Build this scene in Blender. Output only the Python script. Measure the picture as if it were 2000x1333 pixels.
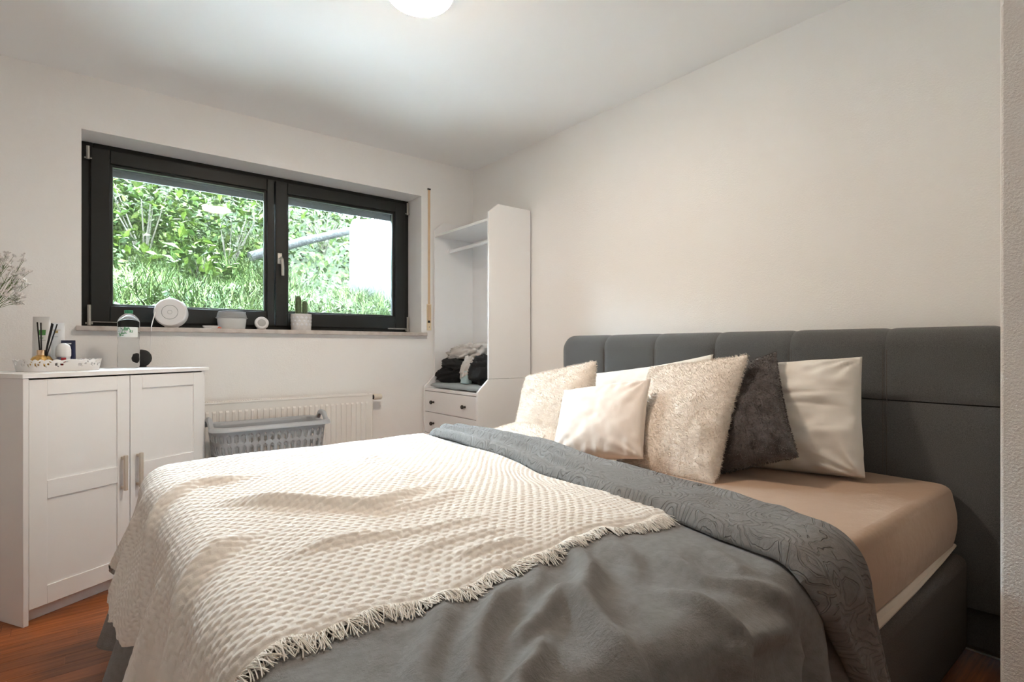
import bpy, bmesh, math, random
import numpy as np
from mathutils import Vector, Matrix

for o in list(bpy.data.objects):
    bpy.data.objects.remove(o)
SC = bpy.context.scene
COL = SC.collection
R = math.radians
rng = np.random.default_rng(7)

# ------------------------------------------------------------------ camera, sky, exposure
EYE = 1.0475
cam_d = bpy.data.cameras.new('camera')
cam_d.sensor_width = 36.0
cam_d.lens = 1051.0 / 2000.0 * 36.0
cam_d.shift_y = 13.5 / 2000.0
cam_d.clip_start = 0.02
cam = bpy.data.objects.new('camera', cam_d)
COL.objects.link(cam)
cam.location = (0, 0, EYE)
cam.rotation_euler = (R(90), 0, -math.atan2(0.6226, 0.7826))
SC.camera = cam

world = bpy.data.worlds.new('overcast_sky')
SC.world = world
world.use_nodes = True
bg = world.node_tree.nodes['Background']
bg.inputs['Color'].default_value = (0.70, 0.87, 1.0, 1)
bg.inputs['Strength'].default_value = 77.0

SC.view_settings.view_transform = 'Standard'
SC.view_settings.look = 'None'
SC.view_settings.gamma = 1.0
SC.view_settings.use_curve_mapping = False
SC.view_settings.exposure = 0.34
SC.cycles.max_bounces = 6
SC.cycles.diffuse_bounces = 5
SC.cycles.glossy_bounces = 3
SC.cycles.transmission_bounces = 6
SC.cycles.transparent_max_bounces = 8
SC.cycles.sample_clamp_indirect = 25.0
SC.cycles.caustics_reflective = False
SC.cycles.caustics_refractive = False
SC.cycles.adaptive_threshold = 0.28
SC.cycles.adaptive_min_samples = 14
SC.cycles.use_light_tree = False
SC.cycles.use_guiding = True
SC.cycles.use_surface_guiding = True
SC.cycles.guiding_training_samples = 16
LAMP_POWER = 132.0
LAMP_COL = (1.0, 0.83, 0.67)


# ------------------------------------------------------------------ materials
def _n(nt, t, **kw):
    n = nt.nodes.new(t)
    for k, v in kw.items():
        if k in n.inputs:
            n.inputs[k].default_value = v
        else:
            setattr(n, k, v)
    return n


def M(name, col, rough=0.6, var=None, bump=None, bump2=None, sheen=0.0, metal=0.0, spec=0.5,
      trans=0.0, ior=1.45, sss=0.0, coords='Object', emit=None, island=None):
    """Principled material; var=(scale, colour2, detail) mixes a second colour by noise; bump=(scale, strength, distance)."""
    m = bpy.data.materials.new(name)
    m.use_nodes = True
    nt = m.node_tree
    b = nt.nodes['Principled BSDF']
    b.inputs['Base Color'].default_value = (*col, 1)
    b.inputs['Roughness'].default_value = rough
    b.inputs['Metallic'].default_value = metal
    b.inputs['Specular IOR Level'].default_value = spec
    b.inputs['Transmission Weight'].default_value = trans
    b.inputs['IOR'].default_value = ior
    if sheen:
        b.inputs['Sheen Weight'].default_value = sheen
        b.inputs['Sheen Roughness'].default_value = 0.6
    if emit:
        b.inputs['Emission Color'].default_value = (*emit[0], 1)
        b.inputs['Emission Strength'].default_value = emit[1]
    tc = nt.nodes.new('ShaderNodeTexCoord')
    src = tc.outputs[coords]
    if var:
        nz = _n(nt, 'ShaderNodeTexNoise', Scale=var[0], Detail=var[2] if len(var) > 2 else 3.0)
        nt.links.new(src, nz.inputs['Vector'])
        rp = nt.nodes.new('ShaderNodeValToRGB')
        rp.color_ramp.elements[0].position = 0.35
        rp.color_ramp.elements[1].position = 0.65
        rp.color_ramp.elements[0].color = (*col, 1)
        rp.color_ramp.elements[1].color = (*var[1], 1)
        nt.links.new(nz.outputs['Fac'], rp.inputs['Fac'])
        nt.links.new(rp.outputs['Color'], b.inputs['Base Color'])
    if island:
        g = nt.nodes.new('ShaderNodeNewGeometry')
        rp = nt.nodes.new('ShaderNodeValToRGB')
        while len(rp.color_ramp.elements) < len(island):
            rp.color_ramp.elements.new(0.5)
        for i, c in enumerate(island):
            rp.color_ramp.elements[i].position = i / max(1, len(island) - 1)
            rp.color_ramp.elements[i].color = (*c, 1)
        nt.links.new(g.outputs['Random Per Island'], rp.inputs['Fac'])
        nt.links.new(rp.outputs['Color'], b.inputs['Base Color'])
    prev = None
    for bp in (bump, bump2):
        if not bp:
            continue
        nz = _n(nt, 'ShaderNodeTexNoise', Scale=bp[0], Detail=4.0, Roughness=0.6)
        nt.links.new(src, nz.inputs['Vector'])
        bn = _n(nt, 'ShaderNodeBump', Strength=bp[1], Distance=bp[2])
        nt.links.new(nz.outputs['Fac'], bn.inputs['Height'])
        if prev:
            nt.links.new(prev.outputs['Normal'], bn.inputs['Normal'])
        prev = bn
    if prev:
        nt.links.new(prev.outputs['Normal'], b.inputs['Normal'])
    return m


MT = {}
MT['wall'] = M('wall_plaster', (0.90, 0.89, 0.88), 0.9, bump=(150, 0.36, 0.0025), bump2=(45, 0.14, 0.003), spec=0.0)
MT['wall_side'] = M('wall_plaster_coarse', (0.90, 0.89, 0.88), 0.9, bump=(170, 0.75, 0.0035), spec=0.0)
MT['ceil'] = M('ceiling_paint', (0.91, 0.91, 0.91), 0.92, bump=(160, 0.12, 0.0015), spec=0.0)
MT['white_lac'] = M('white_lacquer', (0.87, 0.87, 0.875), 0.42, bump=(30, 0.02, 0.001))
MT['white_board'] = M('white_foil_board', (0.88, 0.88, 0.885), 0.45)
MT['handle'] = M('beige_metal', (0.62, 0.55, 0.47), 0.4, metal=0.3)
MT['frame'] = M('black_window_frame', (0.011, 0.013, 0.0125), 0.45, bump=(300, 0.15, 0.001), spec=0.5)
MT['gasket'] = M('grey_gasket', (0.22, 0.24, 0.25), 0.35, metal=0.2)
MT['chrome'] = M('satin_metal', (0.72, 0.70, 0.66), 0.3, metal=0.85)
MT['hinge'] = M('dull_hinge_metal', (0.42, 0.41, 0.38), 0.45, metal=0.6)
MT['sill'] = M('stone_sill', (0.62, 0.57, 0.54), 0.45, var=(22, (0.50, 0.44, 0.41), 6))
MT['strap'] = M('beige_strap', (0.70, 0.50, 0.32), 0.8, bump=(500, 0.3, 0.001))
MT['strap_plate'] = M('cream_plastic', (0.82, 0.68, 0.48), 0.4)
MT['black'] = M('black_plastic', (0.012, 0.012, 0.013), 0.45)
MT['radiator'] = M('radiator_enamel', (0.87, 0.85, 0.82), 0.35)
MT['basket'] = M('grey_plastic', (0.40, 0.425, 0.455), 0.38, spec=0.5)
MT['knob'] = M('bronze_knob', (0.06, 0.058, 0.055), 0.4, metal=0.5)
MT['head'] = M('dark_grey_upholstery', (0.075, 0.074, 0.074), 0.9, var=(420, (0.115, 0.114, 0.113), 2), bump=(520, 0.7, 0.0015), sheen=0.25, spec=0.15)
MT['base'] = M('dark_base_fabric', (0.085, 0.076, 0.070), 0.95, var=(400, (0.13, 0.115, 0.105), 2), bump=(500, 0.6, 0.0015), spec=0.1)
MT['sheet'] = M('beige_fitted_sheet', (0.44, 0.29, 0.195), 0.85, bump=(500, 0.2, 0.001), bump2=(7, 0.25, 0.02), sheen=0.2, spec=0.15)
MT['sheet_hem'] = M('pale_sheet_hem', (0.70, 0.60, 0.50), 0.85, spec=0.1)
MT['throw'] = M('cream_cotton', (0.75, 0.705, 0.65), 0.92, bump=(420, 0.45, 0.0015), sheen=0.15, spec=0.1)
MT['fringe'] = M('cream_fringe_yarn', (0.94, 0.90, 0.84), 0.9, sheen=0.1, spec=0.0)
MT['fur'] = M('cream_plush', (0.87, 0.79, 0.71), 0.95, bump=(55, 0.6, 0.010), bump2=(240, 0.5, 0.003), sheen=0.3, spec=0.05)
MT['velvet'] = M('cream_velvet', (0.82, 0.73, 0.66), 0.85, bump=(300, 0.2, 0.001), sheen=0.5, spec=0.1)
MT['pillow'] = M('white_cotton_cover', (0.80, 0.76, 0.70), 0.85, bump=(400, 0.2, 0.001), sheen=0.1, spec=0.1)
MT['dark_plush'] = M('charcoal_plush', (0.055, 0.046, 0.046), 0.95, var=(40, (0.085, 0.070, 0.068), 4), bump=(120, 0.6, 0.005), sheen=0.4, spec=0.05)


def fleece(name, emboss):
    m = M(name, (0.222, 0.215, 0.210), 0.95, var=(60, (0.262, 0.254, 0.248), 5), sheen=0.12, spec=0.0, coords='UV')
    nt = m.node_tree
    b = nt.nodes['Principled BSDF']
    tc = [n for n in nt.nodes if n.bl_idname == 'ShaderNodeTexCoord'][0]
    n1 = _n(nt, 'ShaderNodeTexNoise', Scale=170.0, Detail=5.0, Roughness=0.7)
    nt.links.new(tc.outputs['UV'], n1.inputs['Vector'])
    b1 = _n(nt, 'ShaderNodeBump', Strength=0.8, Distance=0.004)
    nt.links.new(n1.outputs['Fac'], b1.inputs['Height'])
    last = b1
    if emboss:
        vz = _n(nt, 'ShaderNodeTexVoronoi', Scale=11.0, Randomness=0.9)
        nt.links.new(tc.outputs['UV'], vz.inputs['Vector'])
        mu = _n(nt, 'ShaderNodeMath', operation='MULTIPLY')
        mu.inputs[1].default_value = 62.0
        nt.links.new(vz.outputs['Distance'], mu.inputs[0])
        n2 = _n(nt, 'ShaderNodeTexNoise', Scale=26.0, Detail=2.0)
        nt.links.new(tc.outputs['UV'], n2.inputs['Vector'])
        m2 = _n(nt, 'ShaderNodeMath', operation='MULTIPLY_ADD')
        m2.inputs[1].default_value = 16.0
        nt.links.new(n2.outputs['Fac'], m2.inputs[0])
        nt.links.new(mu.outputs[0], m2.inputs[2])
        sn = _n(nt, 'ShaderNodeMath', operation='SINE')
        nt.links.new(m2.outputs[0], sn.inputs[0])
        rp = nt.nodes.new('ShaderNodeValToRGB')
        rp.color_ramp.elements[0].position = 0.0
        rp.color_ramp.elements[1].position = 0.25
        ad = _n(nt, 'ShaderNodeMath', operation='ADD')
        ad.inputs[1].default_value = 0.9
        nt.links.new(sn.outputs[0], ad.inputs[0])
        nt.links.new(ad.outputs[0], rp.inputs['Fac'])
        b2 = _n(nt, 'ShaderNodeBump', Strength=1.0, Distance=0.006)
        nt.links.new(rp.outputs['Color'], b2.inputs['Height'])
        nt.links.new(b1.outputs['Normal'], b2.inputs['Normal'])
        last = b2
    nt.links.new(last.outputs['Normal'], b.inputs['Normal'])
    return m


MT['fleece'] = fleece('grey_fleece', False)
MT['fleece_emb'] = fleece('grey_fleece_embossed', True)


def wood(name):
    m = bpy.data.materials.new(name)
    m.use_nodes = True
    nt = m.node_tree
    b = nt.nodes['Principled BSDF']
    tc = nt.nodes.new('ShaderNodeTexCoord')
    mp = nt.nodes.new('ShaderNodeMapping')
    mp.inputs['Scale'].default_value = (2.0, 34.0, 8.0)
    oi = nt.nodes.new('ShaderNodeObjectInfo')
    nt.links.new(tc.outputs['Object'], mp.inputs['Vector'])
    ad = _n(nt, 'ShaderNodeVectorMath', operation='ADD')
    cb = nt.nodes.new('ShaderNodeCombineXYZ')
    mu = _n(nt, 'ShaderNodeMath', operation='MULTIPLY')
    mu.inputs[1].default_value = 57.0
    nt.links.new(oi.outputs['Random'], mu.inputs[0])
    nt.links.new(mu.outputs[0], cb.inputs[0])
    nt.links.new(mu.outputs[0], cb.inputs[1])
    nt.links.new(mp.outputs[0], ad.inputs[0])
    nt.links.new(cb.outputs[0], ad.inputs[1])
    nz = _n(nt, 'ShaderNodeTexNoise', Scale=2.2, Detail=6.0, Roughness=0.65)
    nt.links.new(ad.outputs[0], nz.inputs['Vector'])
    rp = nt.nodes.new('ShaderNodeValToRGB')
    rp.color_ramp.elements[0].position = 0.3
    rp.color_ramp.elements[1].position = 0.72
    rp.color_ramp.elements[0].color = (0.17, 0.045, 0.012, 1)
    rp.color_ramp.elements[1].color = (0.46, 0.15, 0.042, 1)
    nt.links.new(nz.outputs['Fac'], rp.inputs['Fac'])
    hs = nt.nodes.new('ShaderNodeHueSaturation')
    m3 = _n(nt, 'ShaderNodeMapRange')
    m3.inputs['To Min'].default_value = 0.65
    m3.inputs['To Max'].default_value = 1.25
    nt.links.new(oi.outputs['Random'], m3.inputs['Value'])
    nt.links.new(m3.outputs['Result'], hs.inputs['Value'])
    nt.links.new(rp.outputs['Color'], hs.inputs['Color'])
    nt.links.new(hs.outputs['Color'], b.inputs['Base Color'])
    b.inputs['Roughness'].default_value = 0.38
    return m


MT['wood'] = wood('red_brown_parquet')


def pane_mat(name, haze):
    """Window glass: Fresnel reflection over clear transmission, with an optional translucent mix set by haze."""
    m = bpy.data.materials.new(name)
    m.use_nodes = True
    nt = m.node_tree
    nt.nodes.clear()
    out = nt.nodes.new('ShaderNodeOutputMaterial')
    tr = nt.nodes.new('ShaderNodeBsdfTransparent')
    tr.inputs['Color'].default_value = (0.97, 0.985, 0.975, 1)
    gl = nt.nodes.new('ShaderNodeBsdfGlossy')
    gl.inputs['Roughness'].default_value = 0.02
    fr = nt.nodes.new('ShaderNodeFresnel')
    fr.inputs['IOR'].default_value = 1.5
    mx = nt.nodes.new('ShaderNodeMixShader')
    nt.links.new(fr.outputs[0], mx.inputs[0])
    nt.links.new(tr.outputs[0], mx.inputs[1])
    nt.links.new(gl.outputs[0], mx.inputs[2])
    last = mx
    if haze:
        tl = nt.nodes.new('ShaderNodeBsdfTranslucent')
        tl.inputs['Color'].default_value = (0.9, 0.92, 0.92, 1)
        mh = nt.nodes.new('ShaderNodeMixShader')
        mh.inputs[0].default_value = haze
        nt.links.new(mx.outputs[0], mh.inputs[1])
        nt.links.new(tl.outputs[0], mh.inputs[2])
        last = mh
    nt.links.new(last.outputs[0], out.inputs['Surface'])
    return m


MT['pane'] = pane_mat('window_glass', 0.002)
MT['pane_hazy'] = pane_mat('hazy_window_glass', 0.006)


# ------------------------------------------------------------------ mesh helpers
class MB:
    def __init__(self):
        self.v, self.f = [], []

    def add(self, vs, fs):
        k = len(self.v)
        self.v += [tuple(map(float, p)) for p in vs]
        self.f += [tuple(i + k for i in q) for q in fs]
        return self

    def box(self, x0, x1, y0, y1, z0, z1):
        vs = [(x, y, z) for z in (z0, z1) for y in (y0, y1) for x in (x0, x1)]
        return self.add(vs, [(0, 2, 3, 1), (4, 5, 7, 6), (0, 1, 5, 4), (2, 6, 7, 3), (0, 4, 6, 2), (1, 3, 7, 5)])

    def tube(self, pts, rad, n=10, cap=True):
        pts = [Vector(p) for p in pts]
        rs = rad if isinstance(rad, (list, tuple)) else [rad] * len(pts)
        rings = []
        up = Vector((0, 0, 1))
        for i, p in enumerate(pts):
            d = (pts[min(i + 1, len(pts) - 1)] - pts[max(i - 1, 0)])
            d = d.normalized() if d.length > 1e-9 else Vector((0, 0, 1))
            a = d.cross(up if abs(d.z) < 0.95 else Vector((1, 0, 0))).normalized()
            c = d.cross(a).normalized()
            rings.append([p + (a * math.cos(t) + c * math.sin(t)) * rs[i] for t in [2 * math.pi * k / n for k in range(n)]])
        vs = [q for r_ in rings for q in r_]
        fs = []
        for i in range(len(pts) - 1):
            for k in range(n):
                fs.append((i * n + k, i * n + (k + 1) % n, (i + 1) * n + (k + 1) % n, (i + 1) * n + k))
        if cap:
            fs.append(tuple(range(n))[::-1])
            fs.append(tuple((len(pts) - 1) * n + k for k in range(n)))
        return self.add(vs, fs)

    def lathe(self, prof, c=(0, 0, 0), n=28, sx=1.0, sy=1.0, rib=None, cap=True):
        """prof: (radius, height) list, revolved round z; rib=(count, depth) flutes it."""
        vs, fs = [], []
        for r_, z in prof:
            for k in range(n):
                a = 2 * math.pi * k / n
                q = r_ * (1 + (rib[1] * math.cos(rib[0] * a) if rib else 0))
                vs.append((c[0] + q * math.cos(a) * sx, c[1] + q * math.sin(a) * sy, c[2] + z))
        for i in range(len(prof) - 1):
            for k in range(n):
                fs.append((i * n + k, i * n + (k + 1) % n, (i + 1) * n + (k + 1) % n, (i + 1) * n + k))
        if cap:
            fs.append(tuple(range(n))[::-1])
            fs.append(tuple((len(prof) - 1) * n + k for k in range(n)))
        return self.add(vs, fs)

    def grid(self, P, closed=False):
        """P: array (a, b, 3)"""
        a, b = P.shape[:2]
        idx = np.arange(a * b).reshape(a, b)
        q = np.stack([idx[:-1, :-1], idx[1:, :-1], idx[1:, 1:], idx[:-1, 1:]], -1).reshape(-1, 4)
        return self.add(P.reshape(-1, 3), [tuple(r_) for r_ in q])

    def prism(self, poly, axis, a0, a1):
        """extrude a 2-D polygon along an axis ('x': poly is (y,z); 'y': (x,z); 'z': (x,y))"""
        def pt(p, h):
            return {'x': (h, p[0], p[1]), 'y': (p[0], h, p[1]), 'z': (p[0], p[1], h)}[axis]
        n = len(poly)
        vs = [pt(p, a0) for p in poly] + [pt(p, a1) for p in poly]
        fs = [tuple(range(n)), tuple(range(2 * n - 1, n - 1, -1))]
        fs += [(k, n + k, n + (k + 1) % n, (k + 1) % n) for k in range(n)]
        return self.add(vs, fs)


def link(name, me, mat, parent=None, loc=None, rot=None):
    o = bpy.data.objects.new(name, me)
    COL.objects.link(o)
    if mat is not None and len(me.materials) == 0:
        me.materials.append(mat)
    if parent is not None:
        o.parent = parent
    if loc is not None:
        o.location = loc
    if rot is not None:
        o.rotation_euler = rot
    return o


def ob(name, mb, mat, parent=None, loc=None, rot=None, bevel=0.0, smooth=True, seg=2, angle=35, recalc=True):
    me = bpy.data.meshes.new(name)
    me.from_pydata(mb.v, [], mb.f)
    me.update()
    if recalc:
        bm = bmesh.new()
        bm.from_mesh(me)
        bmesh.ops.recalc_face_normals(bm, faces=bm.faces)
        bm.to_mesh(me)
        bm.free()
    if smooth:
        me.shade_smooth()
        me.set_sharp_from_angle(angle=R(angle))
    o = link(name, me, mat, parent, loc, rot)
    if bevel:
        b = o.modifiers.new('bevel', 'BEVEL')
        b.width = bevel
        b.segments = seg
        b.limit_method = 'ANGLE'
        b.angle_limit = R(40)
        b.harden_normals = False
    return o


def fastmesh(name, V, F, mat, parent=None, smooth=True, uv=None, nor=None):
    """numpy mesh; F is an (n, 3 or 4) array"""
    V = np.asarray(V, np.float32)
    F = np.asarray(F, np.int32)
    me = bpy.data.meshes.new(name)
    k = F.shape[1]
    me.vertices.add(len(V))
    me.vertices.foreach_set('co', V.ravel())
    me.loops.add(F.size)
    me.loops.foreach_set('vertex_index', F.ravel())
    me.polygons.add(len(F))
    me.polygons.foreach_set('loop_start', np.arange(0, F.size, k, dtype=np.int32))
    me.update(calc_edges=True)
    if smooth:
        me.polygons.foreach_set('use_smooth', np.ones(len(F), bool))
    if uv is not None:
        l = me.uv_layers.new(name='uv')
        l.data.foreach_set('uv', np.asarray(uv, np.float32)[F.ravel()].ravel())
    me.validate()
    if nor is not None:
        me.normals_split_custom_set_from_vertices(np.asarray(nor, np.float32))
    return link(name, me, mat, parent)


def gridF(a, b):
    idx = np.arange(a * b).reshape(a, b)
    return np.stack([idx[:-1, :-1], idx[1:, :-1], idx[1:, 1:], idx[:-1, 1:]], -1).reshape(-1, 4)


def tag(o, label, cat, group=None, kind=None):
    o['label'] = label
    o['category'] = cat
    if group:
        o['group'] = group
    if kind:
        o['kind'] = kind
    return o


def struct(o, label=None):
    o['kind'] = 'structure'
    if label:
        o['label'] = label
    return o


def empty(name, loc=(0, 0, 0), rz=0.0):
    o = bpy.data.objects.new(name, None)
    o.empty_display_size = 0.05
    COL.objects.link(o)
    o.location = loc
    o.rotation_euler = (0, 0, rz)
    return o


def vn(x, y, seed=0.0):
    """smooth value noise, -1..1"""
    xi, yi = np.floor(x), np.floor(y)
    fx, fy = x - xi, y - yi
    fx = fx * fx * (3 - 2 * fx)
    fy = fy * fy * (3 - 2 * fy)

    def h(i, j):
        q = np.sin(i * 127.1 + j * 311.7 + seed * 74.7) * 43758.5453
        return (q - np.floor(q)) * 2 - 1
    return (h(xi, yi) * (1 - fx) + h(xi + 1, yi) * fx) * (1 - fy) + (h(xi, yi + 1) * (1 - fx) + h(xi + 1, yi + 1) * fx) * fy


def sstep(a, b, x):
    t = np.clip((x - a) / (b - a), 0, 1)
    return t * t * (3 - 2 * t)


def polydist(S, T, pts):
    """distance to a polyline, signed side and parameter 0..1"""
    best = np.full(S.shape, 1e9)
    par = np.zeros(S.shape)
    n = len(pts) - 1
    for i in range(n):
        a, b = np.array(pts[i], float), np.array(pts[i + 1], float)
        d = b - a
        L2 = d @ d + 1e-12
        t = np.clip(((S - a[0]) * d[0] + (T - a[1]) * d[1]) / L2, 0, 1)
        dist = np.hypot(S - (a[0] + t * d[0]), T - (a[1] + t * d[1]))
        m = dist < best
        best[m] = dist[m]
        par[m] = (i + t[m]) / n
    return best, par


def ridges(S, T, lst):
    D = np.zeros(S.shape)
    for pts, amp, wid in lst:
        d, p = polydist(S, T, pts)
        ends = np.clip(np.minimum(p, 1 - p) * 5, 0, 1)
        ends = 0.25 + 0.75 * ends
        D += amp * np.exp(-(d / wid) ** 2) * ends
    return D


# ------------------------------------------------------------------ room shell
XW, YW, ZC = 2.40, 3.51, 2.44       # headboard wall, window wall, ceiling
XL, YB = -0.95, -1.35               # unseen left and back walls
WX0, WX1, WZ0, WZ1 = -0.01, 1.941, 1.135, 2.165

mb = MB().box(XL - .2, XW + .2, YB - .2, YW + .44, -0.14, -0.004)
floor = struct(ob('floor', mb, MT['wood'], smooth=False), 'red-brown parquet floor')
me_cache = {}
pr = random.Random(3)
pw = 0.068
y = -0.2
row = 0
while y < YW - 0.01:
    x = XL - pr.uniform(0, 0.35)
    x = XL
    first = True
    while x < 0.45:
        L = pr.choice((0.28, 0.36, 0.44, 0.52)) * (pr.uniform(0.4, 1) if first else 1)
        L = round(L, 2)
        first = False
        yy1 = min(y + pw, YW)
        key = (L, round(yy1 - y, 3))
        if key not in me_cache:
            o = ob('plank', MB().box(0.0005, L - 0.0005, 0.0005, yy1 - y - 0.0005, -0.008, 0.0), MT['wood'], floor, (x, y, 0), smooth=False)
            me_cache[key] = o.data
        else:
            link('plank', me_cache[key], None, floor, (x, y, 0))
        x += L
    y += pw
    row += 1

struct(ob('ceiling', MB().box(XL - .2, XW + .2, YB - .2, YW + .44, ZC, ZC + .15), MT['ceil'], smooth=False), 'white painted ceiling')
mb = MB()
mb.box(XL - .2, WX0, YW, YW + .44, 0, ZC)
mb.box(WX1, XW + .2, YW, YW + .44, 0, ZC)
mb.box(WX0, WX1, YW, YW + .44, 0, WZ0)
mb.box(WX0, WX1, YW, YW + .44, WZ1, ZC)
struct(ob('wall_window', mb, MT['wall'], smooth=False), 'white plaster wall around the window')
struct(ob('wall_headboard', MB().box(XW, XW + .2, YB - .2, YW, 0, ZC), MT['wall'], smooth=False), 'white plaster wall behind the headboard')
struct(ob('wall_left', MB().box(XL - .2, XL, YB - .2, YW, 0, ZC), MT['wall'], smooth=False))
struct(ob('wall_back', MB().box(XL, XW, YB - .2, YB, 0, ZC), MT['wall'], smooth=False))
struct(ob('wall_right', MB().box(1.60, XW, YB, 0.262, 0, ZC), MT['wall_side'], bevel=0.006, smooth=False), 'rough plaster wall corner beside the bed')

# ------------------------------------------------------------------ window
win = struct(empty('window_1', (0, 0, 0)), 'black two-sash window with view of a green bank')
FY0, FY1 = 3.70, 3.775


def frame_rect(mb, x0, x1, z0, z1, wl, wr, wb, wt, y0, y1):
    mb.box(x0, x0 + wl, y0, y1, z0, z1)
    mb.box(x1 - wr, x1, y0, y1, z0, z1)
    mb.box(x0 + wl, x1 - wr, y0, y1, z0, z0 + wb)
    mb.box(x0 + wl, x1 - wr, y0, y1, z1 - wt, z1)
    return mb


ob('frame', frame_rect(MB(), WX0, WX1, 1.16, 2.165, .05, .05, .045, .045, FY0 + .012, FY1 + .02), MT['frame'], win, bevel=.003)
sash_spec = [(0.028, 0.966, 0.113, 0.922, 'pane'), (0.974, 1.902, 1.048, 1.822, 'pane_hazy')]
for sx0, sx1, px0, px1, pm in sash_spec:
    z0, z1, pz0, pz1 = 1.190, 2.135, 1.280, 2.062
    s = ob('sash', frame_rect(MB(), sx0, sx1, z0, z1, px0 - sx0, sx1 - px1, pz0 - z0, z1 - pz1, FY0 - .012, FY1), MT['frame'], win, bevel=.004)
    ob('glazing_bead', frame_rect(MB(), px0 - .001, px1 + .001, pz0 - .001, pz1 + .001, .012, .012, .010, .012, FY0 + .008, FY0 + .03), MT['frame'], s, bevel=.002)
    ob('gasket', frame_rect(MB(), px0 + .010, px1 - .010, pz0 + .008, pz1 - .010, .004, .004, .004, .004, FY0 + .016, FY0 + .03), MT['gasket'], s)
    ob('pane', MB().box(px0, px1, FY0 + .030, FY0 + .034, pz0, pz1), MT[pm], s, smooth=False)
# handle on the second sash
hx, hz = 0.998, 1.63
h = ob('handle', MB().box(hx - .014, hx + .014, FY0 - .022, FY0 - .012, hz - .035, hz + .035), MT['chrome'], win, bevel=.003)
ob('lever', MB().tube([(hx, FY0 - .02, hz), (hx, FY0 - .055, hz), (hx + .002, FY0 - .062, hz - .012), (hx + .006, FY0 - .062, hz - .06), (hx + .006, FY0 - .062, hz - .115)],
                      [.009, .009, .010, .010, .009], 10), MT['chrome'], h)
for hx_, hz_, hl in [(0.018, 2.10, .035), (0.022, 1.225, .055), (1.921, 2.10, .045), (1.921, 1.225, .055)]:
    hg = ob('hinge', MB().tube([(hx_, FY0 - .016, hz_ - hl), (hx_, FY0 - .016, hz_ + hl)], .009, 10), MT['hinge'], win)
    ob('hinge_leaf', MB().box(hx_ - .016, hx_ + .016, FY0 - .014, FY0 - .008, hz_ - hl * .9, hz_ - hl * .7), MT['hinge'], hg)
ob('hinge_stay', MB().box(1.76, 1.91, FY0 - .016, FY0 - .011, 1.187, 1.195), MT['hinge'], win)
ob('hinge_stay', MB().box(0.03, 0.16, FY0 - .016, FY0 - .011, 1.187, 1.191), MT['hinge'], win)
ob('sill', MB().box(-0.032, 1.972, 3.474, 3.715, 1.135, 1.160), MT['sill'], win, bevel=.003)
# lowered end of the outer roller shutter
sl = None
for k in range(5):
    z0 = 2.030 + k * .036
    q = (WX0 + .01, WX1 - .01, 3.852, 3.862, z0, z0 + .0362)
    ob('shutter_slat', MB().box(*q), M('shutter_grey', (0.20, 0.205, 0.205), .5) if k == 0 else bpy.data.materials['shutter_grey'], win, bevel=.003)

# shutter strap and winder
st = tag(empty('shutter_strap', (2.003, YW, 1.15)), 'beige roller-shutter strap with cream winder plate beside the window', 'strap')
ob('strap', MB().box(-.009, .009, -.006, -.003, 0.10, 1.075), MT['strap'], st)
ob('strap_guide', MB().box(-.012, .012, -.010, .0, 1.07, 1.08), MT['black'], st, bevel=.001)
wp = ob('winder_plate', frame_rect(MB(), -.018, .018, .028, .222, .006, .006, .055, .006, -.007, 0), MT['strap_plate'], st, bevel=.0015)
ob('slot', MB().box(-.012, .012, -.002, -.0005, .083, .2165), MT['black'], wp)
ob('screw', MB().tube([(0, -.0085, .052), (0, -.004, .052)], .003, 8), MT['knob'], wp)

# ------------------------------------------------------------------ ceiling lamp
lc = (0.975, 1.775)
lamp = tag(empty('ceiling_lamp', (lc[0], lc[1], ZC)), 'round white glowing flush ceiling lamp', 'lamp')
ob('base', MB().lathe([(.120, 0), (.124, -.084), (.120, -.088), (.105, -.082)], n=48), MT['white_board'], lamp)
m_diff = M('lit_lamp_diffuser', (0.9, 0.88, 0.85), .4, emit=(LAMP_COL, LAMP_POWER))
ob('diffuser', MB().lathe([(.106, -.082), (.116, -.086), (.117, -.090), (.111, -.097), (.095, -.104), (.06, -.109), (.001, -.111)], n=48), m_diff, lamp)

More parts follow.
